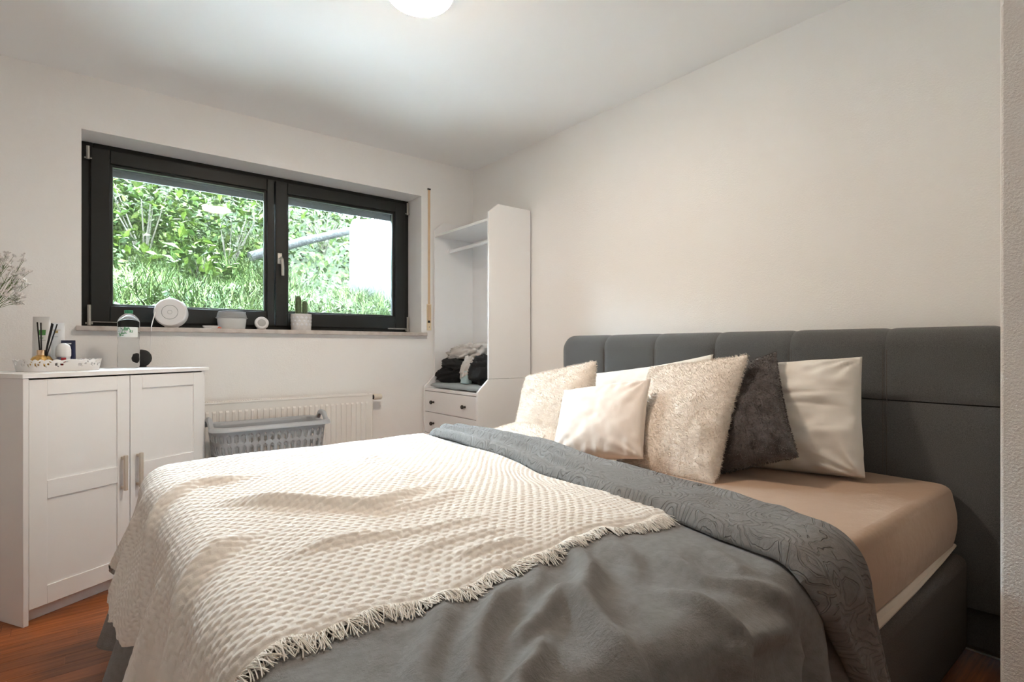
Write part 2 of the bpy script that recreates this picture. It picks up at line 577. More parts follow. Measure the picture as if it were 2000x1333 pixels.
# ------------------------------------------------------------------ bed
BX0, BX1 = 0.17, 2.255          # foot, head
BY0, BY1 = 0.46, 2.27           # near side, far side
bed = tag(empty('box_spring_bed', (0, 0, 0)), 'dark grey upholstered box-spring bed with tall padded headboard', 'bed')
ob('base', MB().box(BX0 + .05, BX1, BY0 - .015, BY1 + .01, .06, .375), MT['base'], bed, bevel=.03, seg=4)
for fx in (BX0 + .15, BX1 - .12):
    for fy in (BY0 + .1, BY1 - .1):
        ob('foot', MB().lathe([(.025, 0), (.03, .065)], (fx, fy, 0), 14), MT['black'], bed)
hb = ob('headboard', MB().box(2.285, 2.385, 0.35, 2.35, .05, 1.09), MT['head'], bed, bevel=.02, seg=3)
cols = [2.365, 2.019, 1.684, 1.350, 1.016, 0.682, 0.345]
for ci in range(6):
    ya, yb = cols[ci + 1], cols[ci]
    for rowi in range(2):
        nu, nv = 22, 26
        u = np.linspace(-1, 1, nu)
        if rowi == 0:
            prof = [(2.262, z) for z in np.linspace(.862, 1.045, 14)]
            prof += [(2.262 + .068 * (1 - math.cos(a)), 1.045 + .072 * math.sin(a)) for a in np.linspace(0.13, math.pi / 2, 9)[0:]]
            prof += [(2.35, 1.116), (2.375, 1.112), (2.385, 1.09)]
        else:
            prof = [(2.262, z) for z in np.linspace(.20, .858, 26)]
        prof = np.array(prof)
        nv = len(prof)
        tg = np.gradient(prof, axis=0)
        nrm = np.stack([-tg[:, 1], tg[:, 0]], 1)
        nrm /= np.linalg.norm(nrm, axis=1)[:, None]
        v = np.linspace(-1, 1, nv)
        vv = v.copy()
        if rowi == 0:
            vv = np.where(v > 0, v * .55, v)
        pu = (1 - np.abs(u) ** 10) ** .6
        pv = (1 - np.abs(vv) ** 7) ** .6
        P = np.zeros((nu, nv, 3))
        for i in range(nu):
            yy = (ya + yb) / 2 + u[i] * (yb - ya) / 2 * .9995
            amp = .007 * pu[i] * pv
            P[i, :, 0] = prof[:, 0] + nrm[:, 0] * amp
            P[i, :, 1] = yy
            P[i, :, 2] = prof[:, 1] + nrm[:, 1] * amp * .55
            if rowi == 0:
                e = min(abs(yy - cols[0]), abs(yy - cols[-1]))
                if e < .055:
                    P[i, :, 2] -= sstep(.86, 1.11, P[i, :, 2]) * .05 * (1 - math.sqrt(1 - (1 - e / .055) ** 2))
                    P[i, :, 0] += .03 * (1 - math.sqrt(max(0, 1 - (1 - e / .055) ** 2)))
            elif min(abs(yy - cols[0]), abs(yy - cols[-1])) < .055:
                e = min(abs(yy - cols[0]), abs(yy - cols[-1]))
                P[i, :, 0] += .03 * (1 - math.sqrt(max(0, 1 - (1 - e / .055) ** 2)))
        P[:, :, 0] = np.minimum(P[:, :, 0], 2.386)
        ob('headboard_panel', MB().grid(P), MT['head'], hb, angle=80)
    for k in (0.006, -0.006):
        if ci:
            ys = cols[ci] + k
            ob('seam', MB().tube([(2.2605, ys, z) for z in np.linspace(.25, 1.04, 8)] + [(2.285, ys, 1.085)], .0016, 5), MT['base'], hb)

# mattress with fitted sheet
def rounded_slab(x0, x1, y0, y1, z0, z1, rc, re, bulge=0.0, n=18):
    """rounded mattress: rc corner radius in plan, re edge radius"""
    mbb = MB()
    ring = []
    for cx, cy, a0 in ((x1 - rc, y1 - rc, 0), (x0 + rc, y1 - rc, 90), (x0 + rc, y0 + rc, 180), (x1 - rc, y0 + rc, 270)):
        for k in range(9):
            a = R(a0 + 90 * k / 8)
            ring.append((cx, cy, math.cos(a), math.sin(a)))
    prof = []
    for k in range(7):
        a = math.pi / 2 * k / 6
        prof.append((-re + re * math.sin(a), z0 + re - re * math.cos(a)))
    for k in range(1, 8):
        t = k / 8
        prof.append((bulge * math.sin(math.pi * t), z0 + re + (z1 - z0 - 2 * re) * t))
    for k in range(7):
        a = math.pi / 2 * k / 6
        prof.append((-re + re * math.cos(a), z1 - re + re * math.sin(a)))
    P = np.array([[(cx + (rc + o) * ca, cy + (rc + o) * sa, z) for cx, cy, ca, sa in ring + ring[:1]] for o, z in prof])
    mbb.grid(P)
    top = P[-1][:-1]
    bot = P[0][:-1]
    mbb.add(top, [tuple(range(len(top)))])
    mbb.add(bot, [tuple(range(len(bot)))[::-1]])
    return mbb


mat_o = ob('mattress', rounded_slab(BX0 + .05, BX1 - .005, BY0 + .015, BY1 - .01, .372, .597, .055, .03, .012), MT['sheet'], angle=50)
tag(mat_o, 'thick mattress in a beige fitted sheet on the bed base', 'mattress')
hem = MB()
pts = [(BX1 - .03, BY0 + .016, .402), (2.05, BY0 + .014, .396), (1.8, BY0 + .012, .390), (1.5, BY0 + .010, .386), (1.2, BY0 + .010, .384), (.8, BY0 + .010, .384)]
hem.tube(pts, [.006, .010, .014, .016, .015, .012], 8)
ob('sheet_hem', hem, MT['sheet_hem'], mat_o)

TOP = 0.622
xh_t = [-.3, .05, .15, .25, .33, .40, .46, .52, .65, .80, .97, 1.25, 1.56, 2.0, 2.35, 2.8]
xh_x = [1.31, 1.29, 1.255, 1.20, 1.14, 1.09, 1.075, 1.088, 1.092, 1.115, 1.112, 1.17, 1.235, 1.27, 1.30, 1.32]
xf_t = [-.3, .05, .2, .33, .42, .52, .667, .84, 1.0, 1.3, 1.6, 2.17, 2.8]
xf_x = [1.36, 1.355, 1.345, 1.315, 1.30, 1.325, 1.36, 1.405, 1.40, 1.44, 1.50, 1.53, 1.54]


def drape(S, T, disp, r=0.075, flare=0.10, lift=0.0):
    """cloth coordinates -> point on the covered bed; disp is an offset along the surface normal"""
    x0, y0, y1 = BX0 - .01, BY0 - .012, BY1 + .012
    cx = np.maximum(S, x0 + r)
    cy = np.clip(T, y0 + r, y1 - r)
    dx, dy = S - cx, T - cy
    e = np.hypot(dx, dy)
    nx = np.where(e > 1e-9, dx / np.maximum(e, 1e-9), 0)
    ny = np.where(e > 1e-9, dy / np.maximum(e, 1e-9), 0)
    q = math.pi * r / 2
    a = np.minimum(e, q) / r
    ex = np.maximum(e - q, 0)
    flare = flare + .10 * np.maximum(0, -nx)
    hz = r * np.sin(a) + flare * ex
    dr = r * (1 - np.cos(a)) + ex * np.sqrt(1 - flare ** 2)
    H = 0.010 * vn(S * 2.3 + 3, T * 2.1, 1) + 0.006 * vn(S * 5.1, T * 5.3 + 2, 2)
    H = H + 0.016 * np.exp(-((T - 1.7) / .7) ** 2) * sstep(.15, .5, S)
    H = H * np.cos(np.minimum(a, math.pi / 2))
    N = np.stack([nx * np.sin(a), ny * np.sin(a), np.cos(a)], -1)
    P = np.stack([cx + nx * hz, cy + ny * hz, TOP + lift + H - dr], -1)
    return P + N * disp[..., None], N, ex


# folds of the grey fleece (cloth coordinates, amplitude, width)
G_FOLDS = [
    ([(.815, .82), (.745, .70), (.64, .62), (.60, .53), (.57, .42), (.55, .25)], .026, .030),
    ([(.60, .75), (.51, .69), (.435, .63), (.38, .56), (.33, .45)], .024, .026),
    ([(.68, .69), (.56, .63), (.48, .60)], .016, .022),
    ([(.53, .585), (.465, .535), (.42, .52), (.36, .44)], .020, .020),
    ([(.93, .68), (.905, .56), (.955, .49), (1.02, .435)], .014, .026),
    ([(.80, .59), (.806, .50), (.825, .44), (.91, .425), (1.0, .40)], .020, .024),
    ([(.49, .79), (.41, .69), (.34, .62), (.28, .50)], .018, .030),
    ([(.80, .45), (.80, .39), (.76, .33), (.72, .25)], .026, .026),
    ([(1.0, .40), (.94, .33), (.90, .22)], .030, .032),
    ([(.70, .80), (.65, .74), (.60, .70)], .008, .018),
    ([(.90, .80), (.86, .70), (.78, .62)], .007, .03),
    ([(1.03, .62), (.99, .52)], .010, .03),
    ([(.66, .42), (.65, .33), (.66, .22)], .020, .022),
    ([(1.06, .34), (1.02, .26), (1.0, .18)], .022, .022),
]
T_FOLDS = [
    ([(.42, 1.79), (.34, 1.775), (.26, 1.795), (.17, 1.74), (.08, 1.66), (-.05, 1.62), (-.2, 1.60)], .024, .030),
    ([(.28, 1.56), (.36, 1.455), (.47, 1.34), (.57, 1.27), (.66, 1.29), (.77, 1.35)], .026, .026),
    ([(.57, 1.24), (.70, 1.23), (.85, 1.27)], .012, .03),
    ([(.30, 1.27), (.22, 1.24), (.15, 1.18), (.08, 1.12), (-.05, 1.09), (-.2, 1.07)], .022, .028),
    ([(.30, 1.11), (.45, 1.10), (.60, 1.055), (.76, 1.03)], .013, .024),
    ([(.57, .90), (.645, .89), (.74, .875)], .010, .018),
    ([(.80, 1.93), (.80, 1.65), (.77, 1.45)], .010, .022),
    ([(.50, .97), (.62, .965), (.74, .94)], .008, .02),
    ([(.14, 2.02), (.05, 1.98), (-.08, 1.94), (-.25, 1.92)], .026, .035),
    ([(.16, 1.42), (.06, 1.40), (-.1, 1.38), (-.25, 1.37)], .014, .03),
    ([(.14, .98), (.04, .95), (-.1, .93), (-.25, .92)], .016, .028),
]


def grey_disp(S, T):
    D = 1.25 * ridges(S, T, [(p_, a_, w_ * .85) for p_, a_, w_ in G_FOLDS])
    m = 1 - sstep(.80, .92, T)
    ns = 0.006 * vn(S * 11, T * 11, 5) + 0.004 * vn(S * 22 + 7, T * 20, 6)
    D = D + ns
    hang = np.maximum(0, BY0 - .02 - T)
    D = D + hang * .20 * np.sin(S * 34 + 1.0 + 2.5 * vn(S * 4, T * 0, 9)) * .9
    D = D * m
    foot = np.maximum(0, BX0 - .06 - S)
    D = D + foot * .10 * np.sin(T * 21 + .6) - .004 * sstep(.8, .95, T)
    return D


def throw_disp(S, T):
    D = ridges(S, T, T_FOLDS)
    D = D + 0.004 * vn(S * 7, T * 7, 11)
    foot = np.maximum(0, BX0 - .06 - S)
    D = D + foot * .13 * np.sin(T * 17 + 1.3 + 1.4 * np.sin(T * 5))
    far = np.maximum(0, T - (BY1 + .02))
    D = D + far * .08 * np.sin(S * 20)
    return D


# grey fleece blanket
a = np.linspace(0, 1, 300)
t = np.linspace(BY0 - .255, BY1 + .36, 480)
A, T = np.meshgrid(a, t, indexing='ij')
xf = np.interp(T, xf_t, xf_x) - .012
hemS = BX0 - .50
S = hemS + (xf - hemS) * A
Tn = T.copy()
near = np.clip((BY0 - T) / .255, 0, 1)
Tn = np.where(T < BY0, T + near * (.05 * np.sin(S * 16 + .5) - .02), T)
D = grey_disp(S, Tn)
P, N, _ = drape(S, Tn, D)
blanket = fastmesh('fleece_blanket', P.reshape(-1, 3), gridF(*A.shape), MT['fleece'], uv=np.stack([S, Tn], -1).reshape(-1, 2))
md = blanket.modifiers.new('thick', 'SOLIDIFY')
md.thickness = .006
md.offset = -1
tag(blanket, 'soft grey fleece blanket spread over the bed, rumpled towards its near side', 'blanket')

# turned-back top edge of the blanket
b_ = np.linspace(0, 1, 90)
t = np.linspace(BY0 - .42, BY1 + .32, 420)
B, T = np.meshgrid(b_, t, indexing='ij')
XH = np.interp(T, xh_t, xh_x) + .006 * vn(T * 6, T * 0, 3)
XF = np.interp(T, xf_t, xf_x)
S = XH + (XF - XH) * B
base = .012 + .010 * np.sin(np.pi * np.clip(B, 0, 1)) ** .5
roll_ = .020 * np.exp(-((B - .10) / .09) ** 2)
farm = sstep(.95, 1.35, T)
r2 = .028 * np.exp(-((B - (.34 + .03 * np.sin(T * 5))) / .055) ** 2) * farm
r3 = .026 * np.exp(-((B - (.60 + .04 * np.sin(T * 4 + 1))) / .06) ** 2) * sstep(1.1, 1.5, T)
r4 = .014 * np.exp(-((B - .93) / .06) ** 2)
nearm = 1 - sstep(.40, .60, T)
r5 = .020 * np.exp(-((B - .62) / .12) ** 2) * nearm + .006 * np.exp(-((T - (.50 + .35 * (B - .6))) / .03) ** 2) * sstep(.5, .65, B)
edge = np.clip(np.minimum(B, 1 - B) / .05, 0, 1) ** .5
D = (base + roll_ + r2 + r3 + r4 + r5 + .003 * vn(S * 16, T * 12, 8)) * edge + .001 * (1 - edge)
D = D + np.where(T < .8, 0, 0)
D = D + sstep(.9, .3, T) * .006
D = np.maximum(D, grey_disp(S, T) + .007 * edge + .001)
P, N, _ = drape(S, T, D)
# keep it above the blanket's own relief
band = fastmesh('turned_back_edge', P.reshape(-1, 3), gridF(*B.shape), MT['fleece_emb'], blanket, uv=np.stack([S, T], -1).reshape(-1, 2))
band['label'] = 'turned-back edge with an embossed scroll pattern'
md = band.modifiers.new('thick', 'SOLIDIFY')
md.thickness = .005
md.offset = -1

# cream woven throw
ROW, CELL = .0160, .027


def weave(S, T):
    rw = T / ROW
    ri = np.floor(rw)
    off = np.where(np.mod(ri, 2) < .5, 0.0, .5)
    cw = S / CELL + off
    fu = (cw - np.floor(cw)) * 2 - 1
    fv = (rw - ri) * 2 - 1
    g_row = np.exp(-((fv + 1) / .30) ** 2) * np.exp(-(fu / .58) ** 4) + .5 * np.exp(-((fv - 1) / .14) ** 2) * np.exp(-(fu / .58) ** 4)
    g_col = np.exp(-((np.abs(fu) - 1) / .17) ** 2)
    puff = .22 * (1 - fu ** 2) * (1 - fv ** 2) - .05 * fv
    return 1 - .80 * np.clip(g_row, 0, 1) - .40 * g_col + puff


ST = .0030
s = np.arange(BX0 - .36, 1.225, ST)
t = np.arange(.80, BY1 + .33, ST)
S, T = np.meshgrid(s, t, indexing='ij')
S2 = S + .012 * np.sin(T * 9) * sstep(.9, 1.22, S) - .02 * sstep(1.0, .8, T) * 0
S2 = S2 - sstep(1.0, 1.22, S) * (.105 * sstep(1.9, .9, T) - .0)
T2 = T + sstep(1.0, .80, T) * (.018 * np.sin(S * 9 + .5) + .008 * np.sin(S * 23))
D = throw_disp(S2, T2) * sstep(.79, .88, T) + .004 + .009 * sstep(.795, .84, T) + .0042 * weave(S, T) * sstep(.794, .812, T)
D = np.maximum(D, grey_disp(S2, T2) + .003 + .0042 * weave(S, T) * sstep(.794, .812, T))
S2 = np.where(S2 < BX0 - .1, BX0 - .1 + (S2 - BX0 + .1) * (.72 + .38 * sstep(2.0, 1.3, T2)) + .012 * np.sin(T2 * 50) * sstep(-.1, -.3, S2 - BX0), S2)
P, N, _ = drape(S2, T2, D)
throw = fastmesh('throw_blanket', P.reshape(-1, 3), gridF(*S.shape), MT['throw'], uv=np.stack([S, T], -1).reshape(-1, 2))
tag(throw, 'cream basket-weave throw with fringed edge lying over the grey blanket', 'throw')
# fringe along the near edge
fv_, ff_ = [], []
k0 = 0
for sv in np.arange(BX0 - .36, 1.215, .0068):
    base_ang = rng.normal(0, .28) + .3 * math.sin(sv * 40)
    Lt = rng.uniform(.034, .054)
    for j in range(8):
        s0 = sv + rng.normal(0, .0022)
        ang = base_ang + rng.normal(0, .22)
        curl = rng.normal(0, .4)
        L = Lt * rng.uniform(.75, 1.15)
        nseg = 6
        uu = np.linspace(0, 1, nseg)
        dx = np.cumsum(np.sin(ang + curl * uu)) / nseg * L
        dy = np.cumsum(np.cos(ang + curl * uu)) / nseg * L
        dx -= dx[0]
        dy -= dy[0]
        s_ = np.full(nseg, s0) + dx
        s_ = s_ - sstep(1.0, 1.22, s0) * .105
        t_ = .808 + .018 * np.sin(s0 * 9 + .5) + .008 * np.sin(s0 * 23) - dy
        dd = grey_disp(s_, t_) + .0025 + .0065 * (1 - uu) + .004 * rng.uniform(0, 1) * np.sin(uu * 3)
        C, Nn, _ = drape(s_, t_, dd)
        wv = np.array([.0011, 0, 0])
        wz = np.array([0, .0006, .0010])
        ring = np.stack([C - wv, C + wv, C + wz], 1).reshape(-1, 3)
        fv_.append(ring)
        for i in range(nseg - 1):
            for q in range(3):
                ff_.append((k0 + i * 3 + q, k0 + i * 3 + (q + 1) % 3, k0 + i * 3 + 3 + (q + 1) % 3, k0 + i * 3 + 3 + q))
        k0 += nseg * 3
fr = fastmesh('fringe', np.concatenate(fv_), np.array(ff_), MT['fringe'], throw)
fr['kind'] = 'stuff'

# ------------------------------------------------------------------ pillows
def pillow_mesh(w, h, t, seed, n=56, pinch=.07, wr=.006, sag=.15, power=.5, corner=None, radial=0.0, hw=0.0):
    u = np.linspace(-1, 1, n)
    U, V = np.meshgrid(u, u, indexing='ij')
    Yy = w / 2 * U * (1 - pinch * (1 - V ** 2) * np.abs(U) ** 2)
    Zz = h / 2 * V * (1 - pinch * (1 - U ** 2) * np.abs(V) ** 2)
    th = t / 2 * ((1 - np.abs(U) ** 2.4) * (1 - np.abs(V) ** 2.4)) ** power * (1 - sag * V)
    out = []
    for side in (-1, 1):
        nz = wr * (vn(U * 3 + seed, V * 3, seed) + .6 * vn(U * 7, V * 7 + seed, seed + 1)) * (th / (t / 2)) ** .3
        if radial:
            rr = np.hypot(np.abs(U) - 1, np.abs(V) - 1)
            an = np.arctan2(1 - np.abs(V), 1 - np.abs(U) + 1e-6)
            nz = nz + radial * np.sin(an * 13 + seed + side) * np.exp(-rr * 2.2) * sstep(0, .2, rr)
            nz = nz + radial * .8 * np.sin(U * 26 + 3 * vn(U * 3, V * 2, seed + 4)) * np.exp(-(1 - np.abs(V)) * 4) * sstep(0, .1, 1 - np.abs(V))
        if hw:
            w1 = V * 9 + 2.2 * vn(U * 2.2 + seed, V * 2, seed + 6) + .8 * U
            nz = nz + hw * (np.abs(np.sin(w1)) ** .5 - .6) * (.4 + .6 * vn(U * 2.5, V * 3 + seed, seed + 8)) * sstep(0, .25, 1 - np.maximum(np.abs(U), np.abs(V)))
        m = np.minimum(1 - np.abs(U), 1 - np.abs(V)) > 1e-6
        X = side * (th + np.where(m, nz, 0))
        out.append(np.stack([X, Yy, Zz], -1))
    a, b = out
    F = gridF(n, n)
    Vv = np.concatenate([a.reshape(-1, 3), b.reshape(-1, 3)])
    idx = np.arange(n * n).reshape(n, n)
    remap = np.arange(2 * n * n)
    bd = np.zeros((n, n), bool)
    bd[0], bd[-1], bd[:, 0], bd[:, -1] = True, True, True, True
    remap[n * n:][bd.ravel()] = idx[bd]
    F2 = remap[gridF(n, n) + n * n][:, ::-1]
    F = np.concatenate([F[:, ::-1], F2[:, ::-1][:, ::-1]]) if False else np.concatenate([F, F2])
    used = np.unique(F)
    inv = np.zeros(2 * n * n, int)
    inv[used] = np.arange(len(used))
    return Vv[used], inv[F]


def fur(V, F, count, length, width, mat, parent, seed, droop=.4):
    r = np.random.default_rng(seed)
    A, B, C, Dq = V[F[:, 0]], V[F[:, 1]], V[F[:, 2]], V[F[:, 3]]
    nr = np.cross(C - A, Dq - B)
    ar = np.linalg.norm(nr, axis=1) / 2
    nr = nr / np.maximum(np.linalg.norm(nr, axis=1), 1e-9)[:, None]
    cen = V.mean(0)
    flip = np.sign(((A + C) / 2 - cen)[:, 0] * nr[:, 0])
    nr = nr * np.where(flip == 0, 1, flip)[:, None]
    pick = r.choice(len(F), count, p=ar / ar.sum())
    u, v = r.random(count)[:, None], r.random(count)[:, None]
    p = (A[pick] * (1 - u) + B[pick] * u) * (1 - v) + (Dq[pick] * (1 - u) + C[pick] * u) * v
    n = nr[pick]
    clump = np.stack([vn(p[:, 1] * 40, p[:, 2] * 40, seed), vn(p[:, 1] * 40 + 9, p[:, 2] * 40, seed + 2), vn(p[:, 2] * 45, p[:, 1] * 30, seed + 3)], 1)
    d = n + .75 * clump + r.normal(0, .3, (count, 3)) + np.array([0, 0, -droop])
    d /= np.linalg.norm(d, axis=1)[:, None]
    L = length * r.uniform(.5, 1.2, count)[:, None]
    mid = p + n * L * .35 + d * L * .2
    Pc = np.stack([p - n * .002, mid, p + n * L * .35 + d * L * .75], 1).reshape(-1, 3)
    cd = bpy.data.hair_curves.new('plush_pile')
    cd.add_curves([3] * count)
    cd.position_data.foreach_set('vector', Pc.astype(np.float32).ravel())
    ra = cd.attributes.get('radius') or cd.attributes.new('radius', 'FLOAT', 'POINT')
    ra.data.foreach_set('value', np.tile(np.array([1, .8, .25], np.float32) * width, count))
    cd.materials.append(mat)
    o = bpy.data.objects.new('plush_pile', cd)
    COL.objects.link(o)
    o.parent = parent
    o['kind'] = 'stuff'
    return o


def pillow(name, label, cat, c, size, rot, mat, seed, furn=0, fl=.012, fw=.0012, **kw):
    V, F = pillow_mesh(*size, seed, **kw)
    o = fastmesh(name, V, F, mat)
    bm = bmesh.new()
    bm.from_mesh(o.data)
    bmesh.ops.recalc_face_normals(bm, faces=bm.faces)
    bm.to_mesh(o.data)
    bm.free()
    o.location = c
    o.rotation_euler = rot
    tag(o, label, cat)
    if furn:
        fur(V, F, furn, fl, fw, mat, o, seed)
    return o


G = None
pillow('sleeping_pillow', 'long white pillow leaning on the headboard behind the cream cushions', 'pillow', (2.105, 1.66, .762), (.78, .42, .15), (R(-9), R(16), 0), MT['pillow'], 3, wr=.007, radial=.004)
pillow('sleeping_pillow', 'wrinkled white pillow standing against the headboard behind the charcoal cushion', 'pillow', (2.06, 1.04, .785), (.70, .42, .20), (R(-5), R(15), R(4)), MT['pillow'], 5, wr=.012, radial=.009, pinch=.02, hw=.016, power=.38, n=80)
pillow('plush_cushion', 'charcoal plush cushion between the cream plush cushion and the white pillow', 'cushion', (1.89, 1.07, .79), (.42, .47, .15), (R(-26), R(36), R(-3)), MT['dark_plush'], 8, furn=14000, fl=.006, fw=.0008, wr=.012, radial=.006)
pillow('plush_cushion', 'large square cream plush cushion in front of the charcoal cushion', 'cushion', (1.79, 1.222, .776), (.46, .53, .15), (R(-9), R(34), R(-8)), MT['fur'], 11, furn=20000, fl=.009, fw=.0007, wr=.008, pinch=.05)
pillow('plush_cushion', 'cream plush cushion standing nearest to the open wardrobe', 'cushion', (1.81, 1.94, .757), (.45, .42, .18), (R(-13), R(26), R(4)), MT['fur'], 14, furn=18000, fl=.009, fw=.0007, wr=.007, pinch=.05)
pillow('plush_cushion', 'white plush cushion lying flat beneath the cushion near the wardrobe', 'cushion', (1.68, 1.93, .638), (.44, .30, .085), (0, R(84), 0), MT['fur'], 17, furn=9000, fl=.009, fw=.0007, wr=.004, pinch=.05)
pillow('velvet_cushion', 'small smooth cream velvet cushion in front of the plush cushions', 'cushion', (1.625, 1.475, .752), (.41, .34, .13), (R(-11), R(31), R(8)), MT['velvet'], 21, wr=.004, radial=.006, pinch=.05)

# ------------------------------------------------------------------ open wardrobe in the corner
WD = tag(empty('open_wardrobe', (0, 0, 0)), 'white open wardrobe with hanging rail and drawers in the room corner', 'wardrobe')
wy0, wy1, wxb = 2.796, 3.494, 2.385
for (y0, y1) in ((wy0, wy0 + .018), (wy1 - .018, wy1)):
    ob('lower_side', MB().prism([(1.948, .0), (wxb, .0), (wxb, .845), (2.035, .845), (1.948, .765)], 'y', y0, y1), MT['white_board'], WD, bevel=.0015)
    ob('upper_side', MB().prism([(2.035, .847), (wxb, .847), (wxb, 1.985), (2.11, 1.985), (2.035, 1.925)], 'y', y0, y1), MT['white_board'], WD, bevel=.0015)
ob('back_panel', MB().box(wxb - .012, wxb, wy0 + .018, wy1 - .018, .04, 1.98), MT['white_board'], WD)
ob('top_shelf', MB().box(2.037, wxb - .012, wy0 + .018, wy1 - .018, 1.868, 1.886), MT['white_board'], WD, bevel=.001)
ob('seat_shelf', MB().box(1.952, wxb - .012, wy0 + .018, wy1 - .018, .738, .756), MT['white_board'], WD, bevel=.001)
ob('plinth', MB().box(1.985, wxb - .012, wy0 + .018, wy1 - .018, .0, .05), MT['white_board'], WD)
rl = ob('hanging_rail', MB().tube([(2.165, wy0 + .018, 1.775), (2.165, wy1 - .018, 1.775)], .0125, 14), MT['white_board'], WD)
for yy in (wy0 + .022, wy1 - .022):
    ob('rail_bracket', MB().tube([(2.165, yy - .004, 1.775), (2.165, yy + .004, 1.775)], .02, 14), MT['white_board'], rl)
for z0, z1 in ((.588, .734), (.436, .584), (.284, .432), (.056, .280)):
    dr = ob('drawer', MB().box(1.950, 1.968, wy0 + .021, wy1 - .021, z0, z1), MT['white_board'], WD, bevel=.0015)
    ob('drawer_box', MB().box(1.968, 2.33, wy0 + .04, wy1 - .04, z0 + .01, z1 - .03), MT['white_board'], dr)
    for yy in (2.943, 3.345):
        kb = MB().tube([(1.952, yy, (z0 + z1) / 2), (1.936, yy, (z0 + z1) / 2), (1.930, yy, (z0 + z1) / 2), (1.922, yy, (z0 + z1) / 2), (1.918, yy, (z0 + z1) / 2)], [.008, .006, .013, .014, .010], 14)
        ob('knob', kb, MT['knob'], dr)


def crumple(name, label, cat, c, size, rot, mat, seed, fold=.18, power=.75, fr_=3.0, n=56):
    """soft heap of cloth: a flattened superellipsoid with ridged folds"""
    th = np.linspace(0, 2 * np.pi, n)
    ph = np.linspace(-np.pi / 2, np.pi / 2, n // 2)
    PH, TH = np.meshgrid(ph, th, indexing='ij')
    pw_ = lambda q: np.sign(q) * np.abs(q) ** power
    X, Y, Z = pw_(np.cos(PH)) * pw_(np.cos(TH)), pw_(np.cos(PH)) * pw_(np.sin(TH)), pw_(np.sin(PH))
    q1 = vn(X * fr_ + seed, Y * fr_ * .7 + Z * 1.3 * fr_, seed)
    q2 = vn(X * fr_ * 2 + 5, Y * fr_ * 2 - Z * 2.2 * fr_, seed + 3)
    f = 1 + fold * (1 - 2 * np.abs(q1)) * .8 + fold * .6 * (1 - 2 * np.abs(q2))
    P = np.stack([X * f * size[0] / 2, Y * f * size[1] / 2, Z * f * size[2] / 2], -1)
    mid = P[:, :1]
    P[:, -1:] = mid
    mb_ = MB().grid(P)
    o = ob(name, mb_, mat, None, c, rot, angle=180)
    bm = bmesh.new()
    bm.from_mesh(o.data)
    bmesh.ops.remove_doubles(bm, verts=bm.verts, dist=1e-4)
    bmesh.ops.recalc_face_normals(bm, faces=bm.faces)
    bm.to_mesh(o.data)
    bm.free()
    return tag(o, label, cat)


MT['mat_grey'] = M('grey_blue_cotton', (0.36, 0.41, 0.43), .9, bump=(60, .3, .004))
MT['cloth_black'] = M('black_knit', (0.016, 0.017, 0.019), .95, bump=(200, .5, .002), sheen=.05, spec=.1)
MT['cloth_dark'] = M('dark_grey_cloth', (0.026, 0.028, 0.030), .9, bump=(200, .4, .002), sheen=.05, spec=.1)
MT['cloth_pale'] = M('pale_crumpled_cotton', (0.62, 0.60, 0.58), .9, bump=(60, .35, .004))
MT['cloth_blue'] = M('pale_blue_cloth', (0.45, 0.60, 0.63), .8)
# folded pad on the shelf
V, F = pillow_mesh(.60, .34, .045, 31, n=40, pinch=.02, wr=.004, sag=0, power=.22)
o = fastmesh('folded_towel', V, F, MT['mat_grey'])
o.location, o.rotation_euler = (2.145, 3.145, .778), (0, R(90), 0)
tag(o, 'grey-blue folded towel lying flat on the wardrobe shelf', 'towel')
crumple('rolled_sweater', 'black rolled sweater at the bottom of the clothes heap', 'clothes', (2.11, 3.30, .85), (.20, .30, .11), (0, 0, .2), MT['cloth_black'], 2, .14)
crumple('folded_trousers', 'dark folded trousers on the rolled black sweater', 'clothes', (2.15, 3.30, .925), (.22, .28, .10), (.1, 0, -.1), MT['cloth_dark'], 6, .16)
crumple('black_jacket', 'black jacket heaped beside the near side panel of the wardrobe', 'clothes', (2.165, 2.975, .885), (.22, .22, .19), (.25, .1, .1), MT['cloth_dark'], 9, .24, fr_=3.4)
crumple('crumpled_shirt', 'pale grey crumpled shirt on top of the dark clothes', 'clothes', (2.20, 3.24, 1.005), (.22, .34, .12), (-.12, 0, .1), MT['cloth_pale'], 12, .24, fr_=3.6)
crumple('pale_scarf', 'pale cloth hanging down between the two dark heaps', 'clothes', (2.07, 3.095, .905), (.06, .10, .15), (.2, .2, 0), MT['cloth_pale'], 15, .25)
o = ob('paper_bag', MB().prism([(2.028, .802), (2.085, .802), (2.078, .885), (2.040, .892)], 'y', 3.055, 3.125), MT['cloth_blue'], bevel=.006)
tag(o, 'small pale blue folded bag in front of the black jacket', 'bag')

# ------------------------------------------------------------------ radiator
rd = tag(empty('radiator', (0, 0, 0)), 'white ribbed panel radiator under the window', 'radiator')
rx0, rx1, rz0, rz1 = 0.24, 1.512, .14, .742
ob('front_panel', MB().box(rx0, rx1, 3.402, 3.412, rz0, rz1 - .004), MT['radiator'], rd, bevel=.004)
ob('side_panel', MB().box(rx1 - .006, rx1 + .001, 3.400, 3.476, rz0, rz1), MT['radiator'], rd, bevel=.002)
ob('side_panel', MB().box(rx0 - .001, rx0 + .006, 3.400, 3.476, rz0, rz1), MT['radiator'], rd, bevel=.002)
ob('back_panel', MB().box(rx0, rx1, 3.466, 3.476, rz0, rz1 - .01), MT['radiator'], rd)
top = ob('top_rim', MB().box(rx0, rx1, 3.399, 3.407, rz1 - .012, rz1), MT['radiator'], rd, bevel=.002)
ob('top_rim', MB().box(rx0, rx1, 3.470, 3.476, rz1 - .012, rz1), MT['radiator'], rd, bevel=.002)
